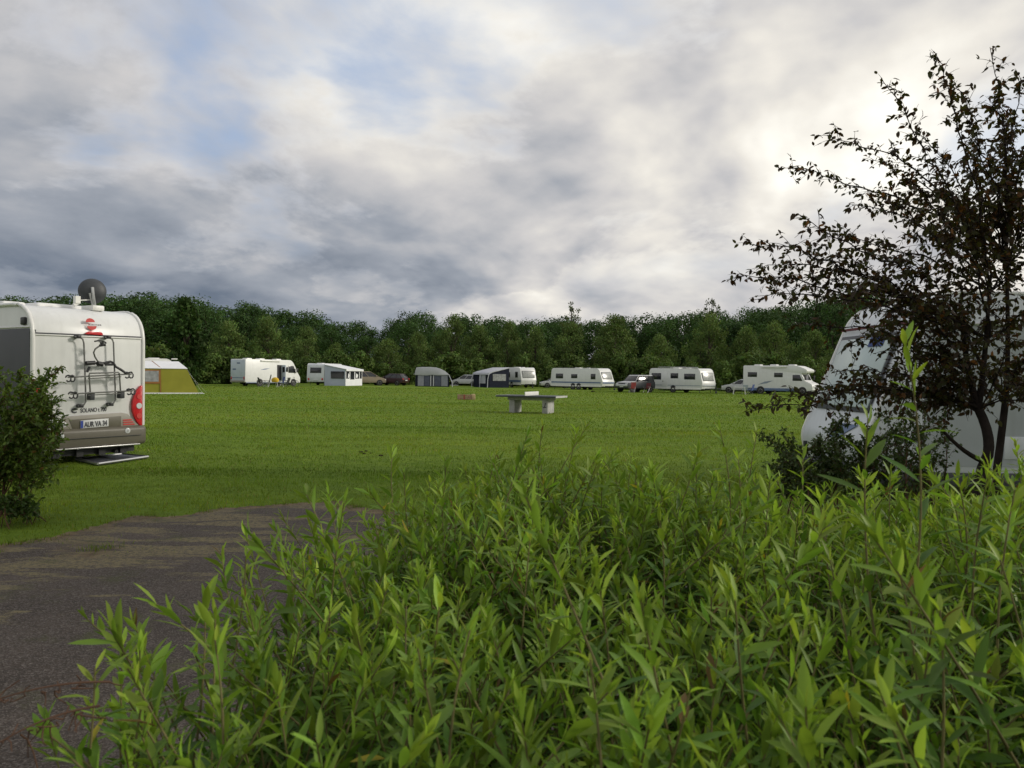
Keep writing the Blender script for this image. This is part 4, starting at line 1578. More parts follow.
def car(label, px, D, beta, paint_, kind='hatch', scale=1.0, colour_roof=None, group=None):
    loc, rz = place(px, D, beta)
    root = thing('parked_car', label, 'car', loc, rz, group)
    k = scale
    if kind == 'suv':
        low = [(-2.1, .42), (-2.15, .8), (-2.1, 1.12), (0.85, 1.14), (1.95, 1.02), (2.12, .8), (2.1, .42)]
        gb, gt, zt, W = (-2.06, 1.0), (-1.98, .32), 1.80, 1.78
        wr, wx = .37, (-1.3, 1.35)
    elif kind == 'mpv':
        low = [(-2.0, .32), (-2.08, .7), (-2.0, .98), (1.05, 1.02), (1.85, .86), (2.1, .64), (2.08, .3)]
        gb, gt, zt, W = (-1.98, 1.35), (-1.75, .30), 1.62, 1.74
        wr, wx = .31, (-1.25, 1.32)
    else:
        low = [(-2.05, .32), (-2.12, .72), (-2.0, .95), (0.95, .96), (1.85, .82), (2.12, .62), (2.1, .3)]
        gb, gt, zt, W = (-2.0, 1.15), (-1.55, .15), 1.48, 1.72
        wr, wx = .31, (-1.28, 1.30)
    low = [(x * k, z * k) for x, z in low]
    gb, gt = tuple(q * k for q in gb), tuple(q * k for q in gt)
    zt, W, wr, wx = zt * k, W * k, wr * k, tuple(q * k for q in wx)
    zb = low[2][1] - .02
    mb = MB()
    mb.prism(round_poly(low, [.06, .12, .10, .25, .3, .12, .06], 4), -W / 2, W / 2)
    mb.build('body', M[paint_], root, .09 * k, 3)
    wb, wt = W / 2 - .07, W / 2 - .24
    B = [(gb[0], -wb, zb), (gb[1], -wb, zb), (gb[1], wb, zb), (gb[0], wb, zb)]
    zg = zt - .05
    T = [(gt[0], -wt, zg), (gt[1], -wt, zg), (gt[1], wt, zg), (gt[0], wt, zg)]
    mb = MB()
    mb.frustum(B, T)
    cab = mb.build('cabin_glass', M['glass'], root, .04, 2)
    mb = MB()
    mb.frustum([(gt[0] - .05, -wt - .03, zg - .03), (gt[1] + .06, -wt - .03, zg - .03), (gt[1] + .06, wt + .03, zg - .03), (gt[0] - .05, wt + .03, zg - .03)],
               [(gt[0] + .05, -wt + .05, zt + .01), (gt[1] - .08, -wt + .05, zt + .01), (gt[1] - .08, wt - .05, zt + .01), (gt[0] + .05, wt - .05, zt + .01)])
    mb.build('roof', M[colour_roof or paint_], root, .03, 2)
    for s in (-1, 1):
        def on(u, v):
            xb = gb[0] + (gb[1] - gb[0]) * u
            xt = gt[0] + (gt[1] - gt[0]) * u
            return (xb + (xt - xb) * v, s * (wb + (wt - wb) * v + .012), zb + (zg - zb) * v)
        for u in (0.015, .30, .62, .985):
            mb = MB()
            mb.tube([on(u, -.02), on(u, 1.0)], .035 * k if u not in (.30, .62) else .028 * k, 6)
            mb.build('pillar', M[paint_], root)
        for x in wx:
            ar = MB()
            ar.disc((x, s * (W / 2 - .05), wr), (0, s, 0), wr * 1.17, .056, 28)
            ar.build('wheel_arch', M['black'], root)
            wheel(root, x, s * (W / 2 + .025), wr, s, .2)
        mb = MB()
        mb.box(low[5][0] - .16, low[5][0] + .005, s * W * .36 - .15, s * W * .36 + .15, low[5][1] - .02, low[5][1] + .13)
        mb.build('headlight', M['lens'], root, .03)
        mb = MB()
        mb.box(low[1][0] - .015, low[1][0] + .14, s * W * .42 - .09, s * W * .42 + .09, low[1][1] + .02, low[1][1] + .2)
        mb.build('tail_light', M['red'], root, .02)
        mb = MB()
        mb.box(gb[1] - .55, gb[1] - .37, s * (W / 2 - .02) - .09, s * (W / 2 - .02) + .14 * s + .0, zb + .06, zb + .2)
        mb.build('mirror', M[paint_], root, .03)
    for x, z in ((low[1][0] - .012, low[1][1] - .12), (low[6][0] + .012, low[6][1] + .12)):
        mb = MB()
        mb.box(x - .03, x + .03, -.26, .26, z, z + .11)
        mb.build('number_plate', M['plate'], root, .005)
    mb = MB()
    mb.box(low[5][0] - .05, low[5][0] + .012, -.4, .4, low[5][1] - .2, low[5][1] - .04)
    mb.build('grille', M['black'], root, .02)
    return root


# ------------------------------------------------------------------ the big motorhome on the left
def left_motorhome():
    W, H, L = 1.96, 2.76, 6.9
    c = at(33, 375, 12.9)
    ang = R(148)
    hd = Vector((math.cos(ang), math.sin(ang), 0))
    lf = Vector((-math.sin(ang), math.cos(ang), 0))
    o = Vector((c.x, c.y, 0)) - lf * (W / 2)
    root = thing('motorhome', 'large white motorhome seen from behind with an empty bike rack and a roof dish', 'motorhome', o, ang)
    inv = (Matrix.Translation(o) @ Matrix.Rotation(ang, 4, 'Z')).inverted()
    cl = inv @ Vector((0, 0, EYE))

    def RL(px, py, off=0.0):
        d = inv.to_3x3() @ ray(px, py)
        t = (-off - cl.x) / d.x
        return cl + d * t

    def rslab(mb, pxs, off, t, m=0):
        P = [RL(x, y, off) for x, y in pxs]
        mb.slab(P, t, m)
        # make sure the thickness goes outwards
        n = len(P)
        if mb.v[-1][0] > -off:
            for i in range(n):
                v = mb.v[-n + i]
                mb.v[-n + i] = (-off - (v[0] + off), v[1], v[2])
    prof = round_poly([(0, .60), (0, H), (5.6, H), (6.3, H - .5), (6.75, 1.45), (L, 1.0), (L, .4), (6.2, .4), (6.2, .6)], [.02, .62, .4, .3, .2, .1, .05, 0, 0], 9)
    mb = MB()
    mb.prism(prof, -W / 2, W / 2)
    mb.build('body', M['white'], root, .02, 2)
    for s in (-1, 1):
        tb = MB()
        pth = [(x, s * (W / 2 + .004), z) for x, z in prof]
        st = [p for p in pth if p[2] > .75]
        st = [p for p in st if not (p[0] > 5)]
        tb.tube([(0.0, s * (W / 2 + .004), .62)] + st + [(5.2, s * (W / 2 + .004), H)], .035, 10)
        tb.build('edge_trim', M['trim'], root)
        # side wall lower field in charcoal with window
        zt = 2.34
        side_panel(root, 'side_panel', M['charcoal'], .10, 5.4, .62, zt, s * W / 2, .012, .004)
        side_panel(root, 'side_strip', M['alu'], .06, 5.4, zt + .012, zt + .04, s * W / 2, .016, .003)
        side_window(root, 1.2, 2.3, 1.35, 1.95, s * (W / 2 + .012))
        side_window(root, 3.2, 4.2, 1.35, 1.95, s * (W / 2 + .012))
        side_panel(root, 'clearance_lamp', M['black'], .20, .34, zt + .06, zt + .19, s * W / 2, .05, .02)
        side_panel(root, 'skirt', M['bumper'], .9, 5.9, .30, .61, s * W / 2, .0, .01)
        for ax in (1.75, 5.75):
            ar = MB()
            ar.disc((ax, s * (W / 2 - .01), .38), (0, s, 0), .44, .045, 28)
            ar.build('wheel_arch', M['black'], root)
            wheel(root, ax, s * (W / 2 + .045), .34, s, .21)
    # roof cap seam and its moulding
    mb = MB()
    rslab(mb, [(34.5, 332.2), (141, 336.6), (141, 337.9), (34.5, 333.6)], 0.0, .012)
    rslab(mb, [(34.3, 329.5), (35.6, 329.6), (35.6, 333), (34.3, 333)], 0.0, .012)
    mb.build('roof_seam', M['darkgrey'], root)
    mb = MB()
    rslab(mb, [(34.5, 333.7), (141, 338.0), (141, 339.2), (34.5, 334.9)], 0.0, .02)
    mb.build('roof_lip', M['trim'], root, .004)
    # red emblem: two halves of a tilted disc with a white band between, and the maker's word
    zc = RL(91, 324, 0)
    mb = MB()
    up, lo = [], []
    for i in range(13):
        a = math.pi * i / 12
        up.append((90.3 + 4.5 * math.cos(a) + 0.8 * math.sin(a) * -1, 322.2 - 4.0 * math.sin(a)))
        lo.append((91.6 - 4.6 * math.cos(a) + 0.6 * math.sin(a), 326.2 + 3.8 * math.sin(a)))
    
    rslab(mb, up, 0.002, .008)
    rslab(mb, lo, 0.002, .008)
    mb.build('emblem', M['redpaint'], root)

    def text(body, px0, px1, py_base, py1_base, hpx, mat, name, off=.004, bold=0.0, parent=root):
        a, b = RL(px0, py_base, off), RL(px1, py1_base, off)
        cu = bpy.data.curves.new('tx', 'FONT')
        cu.body = body
        cu.size = 1.0
        cu.extrude = 0.002
        cu.offset = bold
        to = bpy.data.objects.new('tx', cu)
        me = bpy.data.meshes.new_from_object(to)
        bpy.data.objects.remove(to)
        xs_ = [v.co.x for v in me.vertices]
        ys_ = [v.co.y for v in me.vertices]
        x0, x1, y1 = min(xs_), max(xs_), max(ys_)
        top = RL(px0, py_base - hpx, off)
        hh = (top.z - a.z) / y1
        for v in me.vertices:
            f = (v.co.x - x0) / (x1 - x0)
            p = a.lerp(b, f)
            v.co = Vector((-off - v.co.z, p.y, p.z + v.co.y * hh))
        me.name = name
        me.materials.append(mat)
        return link(bpy.data.objects.new(name, me), parent)
    text('BÜRSTNER', 88.5, 101.5, 325.3, 326.0, 2.0, M['print'], 'maker_lettering', .012, .01)
    text('SOLANO t 700', 80.5, 106.5, 412.6, 411.0, 4.2, M['print'], 'model_lettering', .004, .02)
    mb = MB()
    ring = []
    for i in range(15):
        a = R(40 + 280 * i / 14)
        ring.append(RL(74.5 + 2.6 * math.cos(a), 410.6 - 2.0 * math.sin(a), .006))
    mb.tube(ring, .012, 6)
    mb.tube([RL(73, 409.6, .006), RL(77.5, 409.2, .006)], .009, 6)
    mb.build('model_emblem', M['print'], root)
    # high brake light
    mb = MB()
    arc = [(84.5, 334.0)] + [(93.3 - 8.8 * math.cos(math.pi * i / 10), 334.3 - 3.6 * math.sin(math.pi * i / 10)) for i in range(1, 10)] + [(102.4, 335.4)]
    rslab(mb, arc, .014, .03)
    mb.build('brake_light', M['red'], root, .004)
    # bumper and number plate field
    mb = MB()
    mb.box(-.13, .95, -W / 2 - .025, W / 2 + .025, .27, .62)
    b = mb.build('bumper', M['bumper'], root, .075, 4)
    mb = MB()
    mb.box(-.16, -.02, -W / 2 + .14, W / 2 - .1, .268, .292)
    mb.build('chrome_strip', M['alu'], b, .006)
    mb = MB()
    mb.box(-.152, -.1, -W / 2 + .12, W / 2 - .05, .445, .452)
    mb.build('groove', M['darkgrey'], b)
    mb = MB()
    rslab(mb, [(52, 431.2), (61, 419.2), (66, 416.4), (120, 412.6), (126, 413.6), (137.5, 425.3)], 0.0, .055)
    up_ = mb.build('bumper_top', M['bumper_light'], root, .012)
    mb = MB()
    rslab(mb, [(69, 419.9), (121, 416.0), (121, 426.2), (73, 430.3)], .056, .006)
    mb.build('plate_recess', M['bumper'], up_, .003)
    pl = MB()
    rslab(pl, [(80.3, 420.6), (108.3, 418.4), (108.3, 426.2), (80.3, 428.6)], .064, .012)
    plo = pl.build('number_plate', M['plate'], root, .003)
    mb = MB()
    rslab(mb, [(80.6, 421.0), (83.2, 420.8), (83.2, 428.0), (80.6, 428.2)], .078, .003)
    mb.build('plate_band', M['plateblue'], plo)
    text('AUR VA 34', 84.2, 107.2, 427.2, 425.2, 5.2, M['print'], 'plate_lettering', .080, .03, plo)
    # reflectors and stickers
    for (x, y, r, mm, nm) in [(60.8, 436.2, 3.3, 'lens', 'reflector'), (127.6, 430.6, 2.7, 'lens', 'reflector'), (63.6, 424.6, 2.9, 'plate', 'round_sticker')]:
        off = .13 if nm == 'reflector' else .056
        q, q2 = RL(x, y, off), RL(x, y - r, off)
        rr = abs(q2.z - q.z)
        mb = MB()
        mb.lathe(q, (-1, 0, 0), [(0.0005, .016), (rr * .45, .016), (rr * .5, .011), (rr * .8, .011), (rr, .006), (rr, 0)], 24)
        ob = mb.build(nm, M[mm], root)
        mb = MB()
        if nm == 'reflector':
            mb.disc(q + Vector((-.014, 0, 0)), (-1, 0, 0), rr * .35, .006, 18)
            mb.build('lens', M['steel'], ob)
        else:
            mb.box(q.x - .02, q.x - .0165, q.y - rr * .12, q.y + rr * .12, q.z - rr * .5, q.z + rr * .5)
            mb.build('mark', M['print'], ob)
    for s in (-1, 1):
        # tail light: crescent hugging the corner
        mb = MB()
        zs = np.linspace(.60, 1.37, 12)
        wv = .17 * np.sin(np.clip((zs - .60) / .77, 0, 1) * math.pi) ** .75 + .03
        P = [(-.002, s * (W / 2 - .035), z) for z in zs] + [(-.002, s * (W / 2 - .035 - w), z) for z, w in zip(zs[::-1], wv[::-1])]
        if s < 0:
            P.reverse()
        n0 = len(mb.v)
        mb.slab(P, .06)
        if mb.v[-1][0] > 0:
            mb.v = mb.v[:n0 + len(P)] + [(-.06, v[1], v[2]) for v in mb.v[n0 + len(P):]]
        tl = mb.build('tail_light', M['red'], root, .015)
        for zz, rr, mm in ((.99, .06, 'lens'), (.80, .055, 'redpaint'), (1.16, .05, 'redpaint')):
            mb = MB()
            mb.disc((-.058, s * (W / 2 - .105), zz), (-1, 0, 0), rr * .9, .012, 18)
            mb.build('lamp', M[mm], tl)
        if s < 0:
            mb = MB()
            for q in range(3):
                rslab(mb, [(123, 419.6 + q * 2.2), (131 + q * 1.4, 419.0 + q * 2.2), (132 + q * 1.4, 420.1 + q * 2.2), (123, 420.8 + q * 2.2)], .056, .01)
            mb.build('vent_slots', M['redpaint'], root)
    # underside
    mb = MB()
    mb.box(.3, 6.2, -.75, .75, .2, .6)
    mb.box(.05, .35, -.85, .6, .14, .27)
    mb.tube([(.1, -.7, .2), (.1, .8, .2)], .05, 8)
    mb.tube([(-.05, -.45, .16), (1.2, -.45, .22)], .035, 8)
    for yy in (-.6, -.2, .2, .6):
        mb.box(-.02, .1, yy - .06, yy + .06, .12, .3)
    mb.build('chassis', M['black'], root)
    # windscreen end
    f = end_quad(root, 'windscreen', M['glass'], (6.75, 1.45), (6.3, H - .5), -W * .42, W * .42, .08, .95, .012, .01)
    # bike rack
    rk = MB()
    p = lambda x, y, o: RL(x, y, o)
    rk.tube([p(75.2, 336.8, .0), p(75.4, 336.6, .10), p(80, 337.4, .12), p(82.6, 339, .12), p(83.8, 343, .12), p(84.6, 363, .12), p(85.5, 389, .12), p(85.6, 402, .12), p(83.5, 405.3, .12), p(78.5, 406.0, .10), p(77.6, 405.8, 0)], .0135, 8)
    rk.tube([p(105.2, 337.4, .0), p(105.4, 337.2, .10), p(110, 338.0, .12), p(112.4, 339.6, .12), p(113.5, 343, .12), p(114.2, 363, .12), p(115.2, 389, .12), p(115.3, 400, .12), p(113.2, 403.5, .12), p(108.5, 404.4, .10), p(107.6, 404.2, 0)], .0135, 8)
    rack = rk.build('bike_rack', M['rackgrey'], root)
    fr = MB()
    fr.tube([p(90.3, 394, .16), p(89.2, 375, .24), p(89.6, 373.3, .25), p(104, 372.8, .26), p(118.2, 372.4, .25), p(119.4, 373.6, .24), p(120.6, 392.5, .16)], .0135, 8)
    fr.build('folding_frame', M['rackgrey'], rack)
    for (a, b) in [((67.8, 377.3), (131.4, 374.0)), ((70.6, 394.0), (133.4, 390.6))]:
        rl = MB()
        rl.tube([p(a[0], a[1], .22), p(b[0], b[1], .22)], .0135, 8)
        rl.tube([p(88, a[1] - (a[1] - b[1]) * .3 + 2.3, .20), p(121, a[1] - (a[1] - b[1]) * .82 + 2.2, .20)], .010, 6)
        r_ = rl.build('wheel_rail', M['rackgrey'], rack)
        for (ex, ey, sg) in ((a[0], a[1], 1), (b[0], b[1], -1)):
            cp = MB()
            for k_ in (0.5, 4.5):
                q = p(ex + sg * k_, ey, .22)
                rg = [q + Vector((math.sin(t_) * .01, math.cos(t_) * .045, math.sin(t_) * .055 - .02)) for t_ in np.linspace(0.3, 5.6, 9)]
                cp.tube(rg, .013, 6)
            cp.tube([p(ex, ey - 2, .22), p(ex + sg * 6, ey - .6, .24)], .014, 6)
            cp.build('wheel_strap', M['black'], r_)
    for xx, yy in ((77.7, 405.8), (107.7, 404.2), (75.3, 336.8), (105.3, 337.2)):
        ft = MB()
        ft.box(-.14, 0.0, p(xx, yy, 0).y - .035, p(xx, yy, 0).y + .035, p(xx, yy, 0).z - .03, p(xx, yy, 0).z + .03)
        ft.build('rack_foot', M['black'], rack, .012)
    for xx, yy in ((90.5, 396), (120.5, 394.5)):
        ft = MB()
        q = p(xx, yy, .15)
        ft.box(q.x - .06, q.x + .06, q.y - .05, q.y + .04, q.z - .07, q.z + .07)
        ft.build('hinge', M['darkgrey'], rack, .015)
    ar = MB()
    ar.tube([p(98.2, 362, .14), p(95.0, 357, .2), p(93.6, 352.5, .24), p(95.2, 349, .26), p(99.0, 346.3, .28), p(101.8, 345, .28)], .014, 8)
    a1 = ar.build('bike_arm', M['rackgrey'], rack)
    ck = MB()
    ck.tube([p(94.5, 341.4, .3), p(98, 340.7, .3), p(102, 341.0, .3), p(105, 342.0, .3), p(106.2, 343.4, .3)], .013, 8)
    ck.tube([p(99.6, 345.6, .29), p(105.2, 344.8, .29)], .022, 8)
    ck.tube([p(101.8, 342, .29), p(102.2, 346.3, .29)], .032, 8)
    ck.build('clamp', M['black'], a1)
    br = MB()
    br.tube([p(86, 363.2, .14), p(94.8, 362.8, .14)], .038, 10)
    br.tube([p(94.8, 362.8, .14), p(99, 364.0, .15)], .02, 8)
    br.tube([p(97.5, 363.3, .15), p(102.5, 364.4, .15)], .042, 10)
    br.tube([p(102, 363.5, .15), p(110.5, 361.6, .15), p(113, 362.6, .15), p(116, 366.8, .16), p(121.5, 370, .2), p(125, 372.6, .22)], .022, 8)
    br.tube([p(105, 364.5, .15), p(113, 364.5, .15)], .022, 8)
    br.tube([p(98, 366, .15), p(97.5, 362, .17)], .02, 6)
    br.tube([p(87, 372, .15), p(89.5, 367, .15)], .022, 6)
    br.build('bike_arm', M['black'], rack)
    # roof
    mb = MB()
    mb.box(.95, 1.75, -.45, .45, H - .02, H + .10)
    mb.build('roof_hatch', M['trim'], root, .06, 3)
    mb = MB()
    mb.box(1.1, 1.65, .55, .95, H - .02, H + .09)
    mb.build('roof_hatch', M['trim'], root, .05, 3)
    # satellite dish
    off = -0.55
    dc = RL(92.3, 291.0, off)
    rr = (RL(92.3, 276.3, off).z - dc.z) * .86
    to_cam = (cl - dc).normalized()
    ax = (to_cam * 1.0 + Vector((0, 0, 0.12))).normalized()
    mb = MB()
    mb.lathe(dc, ax, [(0.0005, .06), (rr * .4, .048), (rr * .75, .02), (rr, -.03), (rr * 1.01, -.04), (rr * .99, -.045), (rr * .7, .008), (0.0005, .045)], 40)
    ds = mb.build('satellite_dish', M['darkgrey'], root)
    mb = MB()
    foot = Vector((dc.x + .05, dc.y - .02, H))
    mb.tube([dc + ax * .05 + Vector((0, 0, .06)), dc + ax * .09 + Vector((0, -.02, -.12)), foot + Vector((-.1, 0, .06))], .028, 8)
    mb.tube([dc + ax * .06 + Vector((0, .05, -.05)), foot + Vector((-.1, .03, .06))], .018, 8)
    mb.build('dish_mount', M['steel'], ds)
    mb = MB()
    mb.box(foot.x - .25, foot.x + .15, foot.y - .10, foot.y + .12, H - .02, H + .08)
    mb.build('dish_base', M['offwhite'], ds, .02)
    lb = RL(77, 300.5, off)
    mb = MB()
    mb.tube([dc + Vector((0, .02, -rr * .7)), lb], .012, 6)
    mb.box(lb.x - .04, lb.x + .04, lb.y - .045, lb.y + .045, lb.z - .05, lb.z + .08)
    mb.tube([lb + Vector((0, -.04, -.03)), lb + Vector((0, .06, -.09))], .03, 8)
    mb.build('receiver', M['offwhite'], ds, .0)
    # mat on the grass behind
    q = [ground(x, y, .012) for x, y in [(76, 460.3), (98, 465.5), (148, 458.2), (122, 455.6)]]
    cx = sum((v for v in q), Vector()) / 4
    m0 = thing('ground_mat', 'flat dark panel with pale edges lying on the grass behind the big motorhome', 'mat', (cx.x, cx.y, 0))
    mb = MB()
    mb.slab([v - Vector((cx.x, cx.y, 0)) for v in q], .03)
    sheet = mb.build('sheet', M['charcoal'], m0)
    mb = MB()
    for i in range(4):
        a, b_ = q[i] - Vector((cx.x, cx.y, 0)), q[(i + 1) % 4] - Vector((cx.x, cx.y, 0))
        mb.tube([a + Vector((0, 0, .03)), b_ + Vector((0, 0, .03))], .022, 6)
    mb.tube([q[1].lerp(q[2], .45) - Vector((cx.x, cx.y, -.03)), q[0].lerp(q[3], .45) - Vector((cx.x, cx.y, -.03))], .02, 6)
    mb.build('edging', M['alu'], m0)


left_motorhome()


# ------------------------------------------------------------------ the big caravan on the right
def right_caravan():
    L, W, H = 6.8, 2.15, 2.80
    root = caravan('large white caravan standing behind the dark purple-leaved tree at the right edge', 0, 0, 0, L, W, H,
                   wins=[(-2.6, -1.4, 1.35, 2.0), (.2, .75, 1.3, 1.95)], stripes=[], axle=(-.55,), slope=.70, mat='white2',
                   loc=(4.60 + L / 2, 11.15, 0.0), rz=R(180), nose_h=.78, clear=.32, nose_glass='greenglass', hatch=.6, skirt='charcoal', hitch=.4)
    h = L / 2
    s = 1   # the side seen from the field's entrance
    side_panel(root, 'side_wall', M['shaded_sheet'], -h + .45, h - .80, .52, 2.36, s * W / 2, .005, 0)  # shade on this white side is put in as a grey panel
    side_panel(root, 'curtain', M['trim'], .27, .42, 1.34, 1.9, W / 2 + .024, .01, .003)
    side_panel(root, 'curtain', M['trim'], .55, .70, 1.34, 1.9, W / 2 + .024, .01, .003)
    side_panel(root, 'side_reflector', M['orange'], .02, .20, .50, .58, W / 2, .022, .008)
    side_panel(root, 'door', M['white2'], -1.2, -.55, .45, 2.2, W / 2, .018, .015)
    side_panel(root, 'service_hatch', M['white2'], 1.1, 1.55, .62, .92, W / 2 + .005, .012, .01)
    side_panel(root, 'awning_rail', M['alu'], -h + .4, h - 1.25, 2.37, 2.41, W / 2, .03, .008)
    for xx in (-2.9, -.5, 1.0):
        side_panel(root, 'joint_strip', M['steel'], xx, xx + .018, .53, 2.34, W / 2, .008, .002)
    # nose window sticker and blue swoosh
    mb = MB()
    P0, P1 = Vector((h, .78)), Vector((h - .70, H - .12))
    A, B = P0.lerp(P1, .70), P0.lerp(P1, .77)
    mb.slab([(A.x + .035, .18, A.y), (A.x + .035, .62, A.y), (B.x + .035, .62, B.y), (B.x + .035, .18, B.y)], .004)
    mb.build('sticker', M['blue'], root)
    A, B = P0.lerp(P1, .02), P0.lerp(P1, .13)
    mb = MB()
    mb.slab([(A.x + .004, .0, A.y), (A.x + .004, .25, A.y), (B.x + .004, .75, B.y), (B.x + .004, .25, B.y)], .006)
    mb.build('swoosh', M['stripe'], root)
    A, B = P0.lerp(P1, .845), P0.lerp(P1, .865)
    mb = MB()
    mb.slab([(A.x + .002, -1.0, A.y), (A.x + .002, 1.0, A.y), (B.x + .002, 1.0, B.y), (B.x + .002, -1.0, B.y)], .01)
    mb.build('roof_seam', M['maroon'], root)


right_caravan()

# ------------------------------------------------------------------ the far row
motorhome('long white motorhome with its side door standing open and a rear wall toned blue-grey as shade', 266.5, 84, 41, 7.6, 2.3, 2.85, 'integrated',
          [(1.55, 2.0, 1.55, 2.1)], 'white', 'shaded_bluegrey_panel', door=(0.45, 1.05), decals=[(-1.9, -.5, 1.72, 1.92, 'stripe')])
motorhome('white motorhome with a rounded overcab nose and a blue skirt beside the right tree', 781, 80, -20, 7.2, 2.3, 2.95, 'overcab',
          [(-3.1, -2.1, 1.75, 2.25), (-.3, .6, 1.75, 2.2)], 'white', None, blue_base=True, decals=[(-2.0, -.4, .95, 1.4, 'stripegrey')])
caravan('white caravan seen from the rear behind the white awning with windows', 326, 94.5, 64, 5.6, 2.2, 2.6, wins=[(-1.0, 0.2, 1.3, 2.0)],
        stripes=[(.75, .80, 'stripegrey')], mat='white2', front_panel=True, hatch=-1.4)
caravan('small white caravan with the navy awning on its side', 519, 101, -60, 5.2, 2.2, 2.6, wins=[(.9, 1.6, 1.3, 2.05), (-1.6, -.4, 1.3, 2.0)],
        stripes=[(.72, .98, 'stripe')], mat='white', slope=.35)
caravan('long white twin-axle caravan with a blue waist line', 582, 93, -38, 7.9, 2.3, 2.55, wins=[(-3.15, -2.0, 1.3, 1.9), (-.75, .2, 1.35, 1.85), (2.2, 2.9, 1.25, 1.9)],
        stripes=[(.78, .94, 'stripe')], axle=(-.45, .42), mat='white', slope=.5)
caravan('white caravan with roof rail and dark windows parked beside the off-roader', 681.5, 82, -37, 7.0, 2.3, 2.55, wins=[(-3.1, -1.8, 1.35, 2.05), (-.55, .45, 1.5, 2.05), (1.2, 2.6, 1.4, 2.0)],
        stripes=[(.74, .80, 'stripegrey')], axle=(-.2,), mat='white', slope=.3, rail=True, door=(-1.65, -.95))
car('champagne coloured people carrier beside the white awning', 367, 98, 12, 'beige', 'mpv', 1.08)
car('dark red estate car showing its rear number plate left of the grey dome tent', 392, 101, 148, 'darkred', 'hatch', 1.02)
car('silver people carrier between the grey dome tent and the navy awning', 467, 108, 158, 'silver', 'mpv', 0.95)
car('silver car half hidden behind the twin-axle caravan', 556, 103, 190, 'silver', 'hatch', 1.0)
car('dark off-roader with a silver bonnet beside the caravan with roof rail', 635.5, 81, 228, 'darkpaint', 'suv', 1.0, 'silver')
car('silver car behind the camping table at the rear of the motorhome with the rounded nose', 743, 84, 165, 'silver', 'hatch', 1.0)

# silver bonnet of the off-roader
for o in list(sc.objects):
    if o.get('label', '').startswith('dark off-roader'):
        mb = MB()
        mb.frustum([(.95, -.80, 1.125), (2.02, -.76, 1.0), (2.02, .76, 1.0), (.95, .80, 1.125)], [(.98, -.76, 1.165), (1.98, -.72, 1.035), (1.98, .72, 1.035), (.98, .76, 1.165)])
        mb.build('bonnet', M['silver'], o, .01)
        mb = MB()
        mb.box(2.06, 2.16, -.82, .82, .62, .84)
        mb.build('bumper', M['silver'], o, .03)


# ------------------------------------------------------------------ tents and awnings
def ochre_tent():
    loc, rz = place(166.5, 54.5, 0)
    root = thing('tent', 'ochre yellow awning tent with a white roof left of the pointed tree', 'tent', loc, rz)
    # local x to the right, y away
    X0, X1 = -3.4, 2.15
    e0, r0 = 1.78, 2.30
    xe, xr = 1.33, .80
    ye, yr = 0.18, 1.9
    mb = MB()
    mb.slab([(X0, 0, 0), (X1, 0, 0), (xe, ye, e0), (X0, ye, e0)], -.02)
    mb.build('front_wall', M['ochre'], root)
    mb = MB()
    mb.slab([(X1, .0, 0), (X1 - .1, 2.4, 0), (xr, yr + .4, r0), (xe, ye, e0)], -.02)
    mb.build('side_wall', M['ochre'], root)
    mb = MB()
    mb.slab([(X0, ye - .04, e0), (xe + .05, ye - .04, e0), (xr, yr, r0), (X0, yr, r0)], .03)
    mb.slab([(X0, yr, r0), (xr, yr, r0), (xr, yr + .8, r0 - .02), (X0, yr + .8, r0 - .02)], .03)
    mb.build('roof', M['whitecanvas'], root)
    mb = MB()
    mb.box(X0, X1 + .25, -.05, -.01, 0.0, .09)
    mb.tube([(X1, -.03, .05), (X1 + .35, -.1, .02)], .03, 6)
    mb.build('mud_flap', M['whitecanvas'], root)

    def fy(z):
        return ye * z / e0 - .022
    f = MB()
    f.slab([(-2.0, fy(.72), .72), (-.42, fy(.72), .72), (-.42, fy(1.70), 1.70), (-2.0, fy(1.70), 1.70)], .02)
    fo = f.build('window', M['orangecanvas'], root)
    f = MB()
    f.slab([(-1.92, fy(.86) - .02, .86), (-.50, fy(.86) - .02, .86), (-.50, fy(1.62) - .02, 1.62), (-1.92, fy(1.62) - .02, 1.62)], .012)
    f.build('pane', M['mesh'], fo)
    mb = MB()
    mb.slab([(-.40, fy(0), 0.1), (-.33, fy(0), 0.1), (-.36, fy(1.75), 1.75), (-.40, fy(1.75), 1.75)], .014)
    mb.slab([(-.36, ye - .06, e0 + .012), (-.30, ye - .06, e0 + .012), (-.95, yr, r0 + .04), (-1.0, yr, r0 + .04)], .01)
    mb.build('seam', M['orangecanvas'], root)
    for a, b in (((xe, ye, e0), (X1 + .25, -.5, 0)), ((xr, yr, r0), (X1 + .6, 1.8, 0))):
        mb = MB()
        mb.tube([a, b], .004, 5)
        mb.build('guy_line', M['trim'], root)
    caravan('white caravan standing behind the ochre tent, only its roof showing', 139, 58.5, 10, 5.2, 2.2, 2.52, wins=[(-1, .2, 1.3, 2.0)], mat='white', hatch=1.0)


ochre_tent()


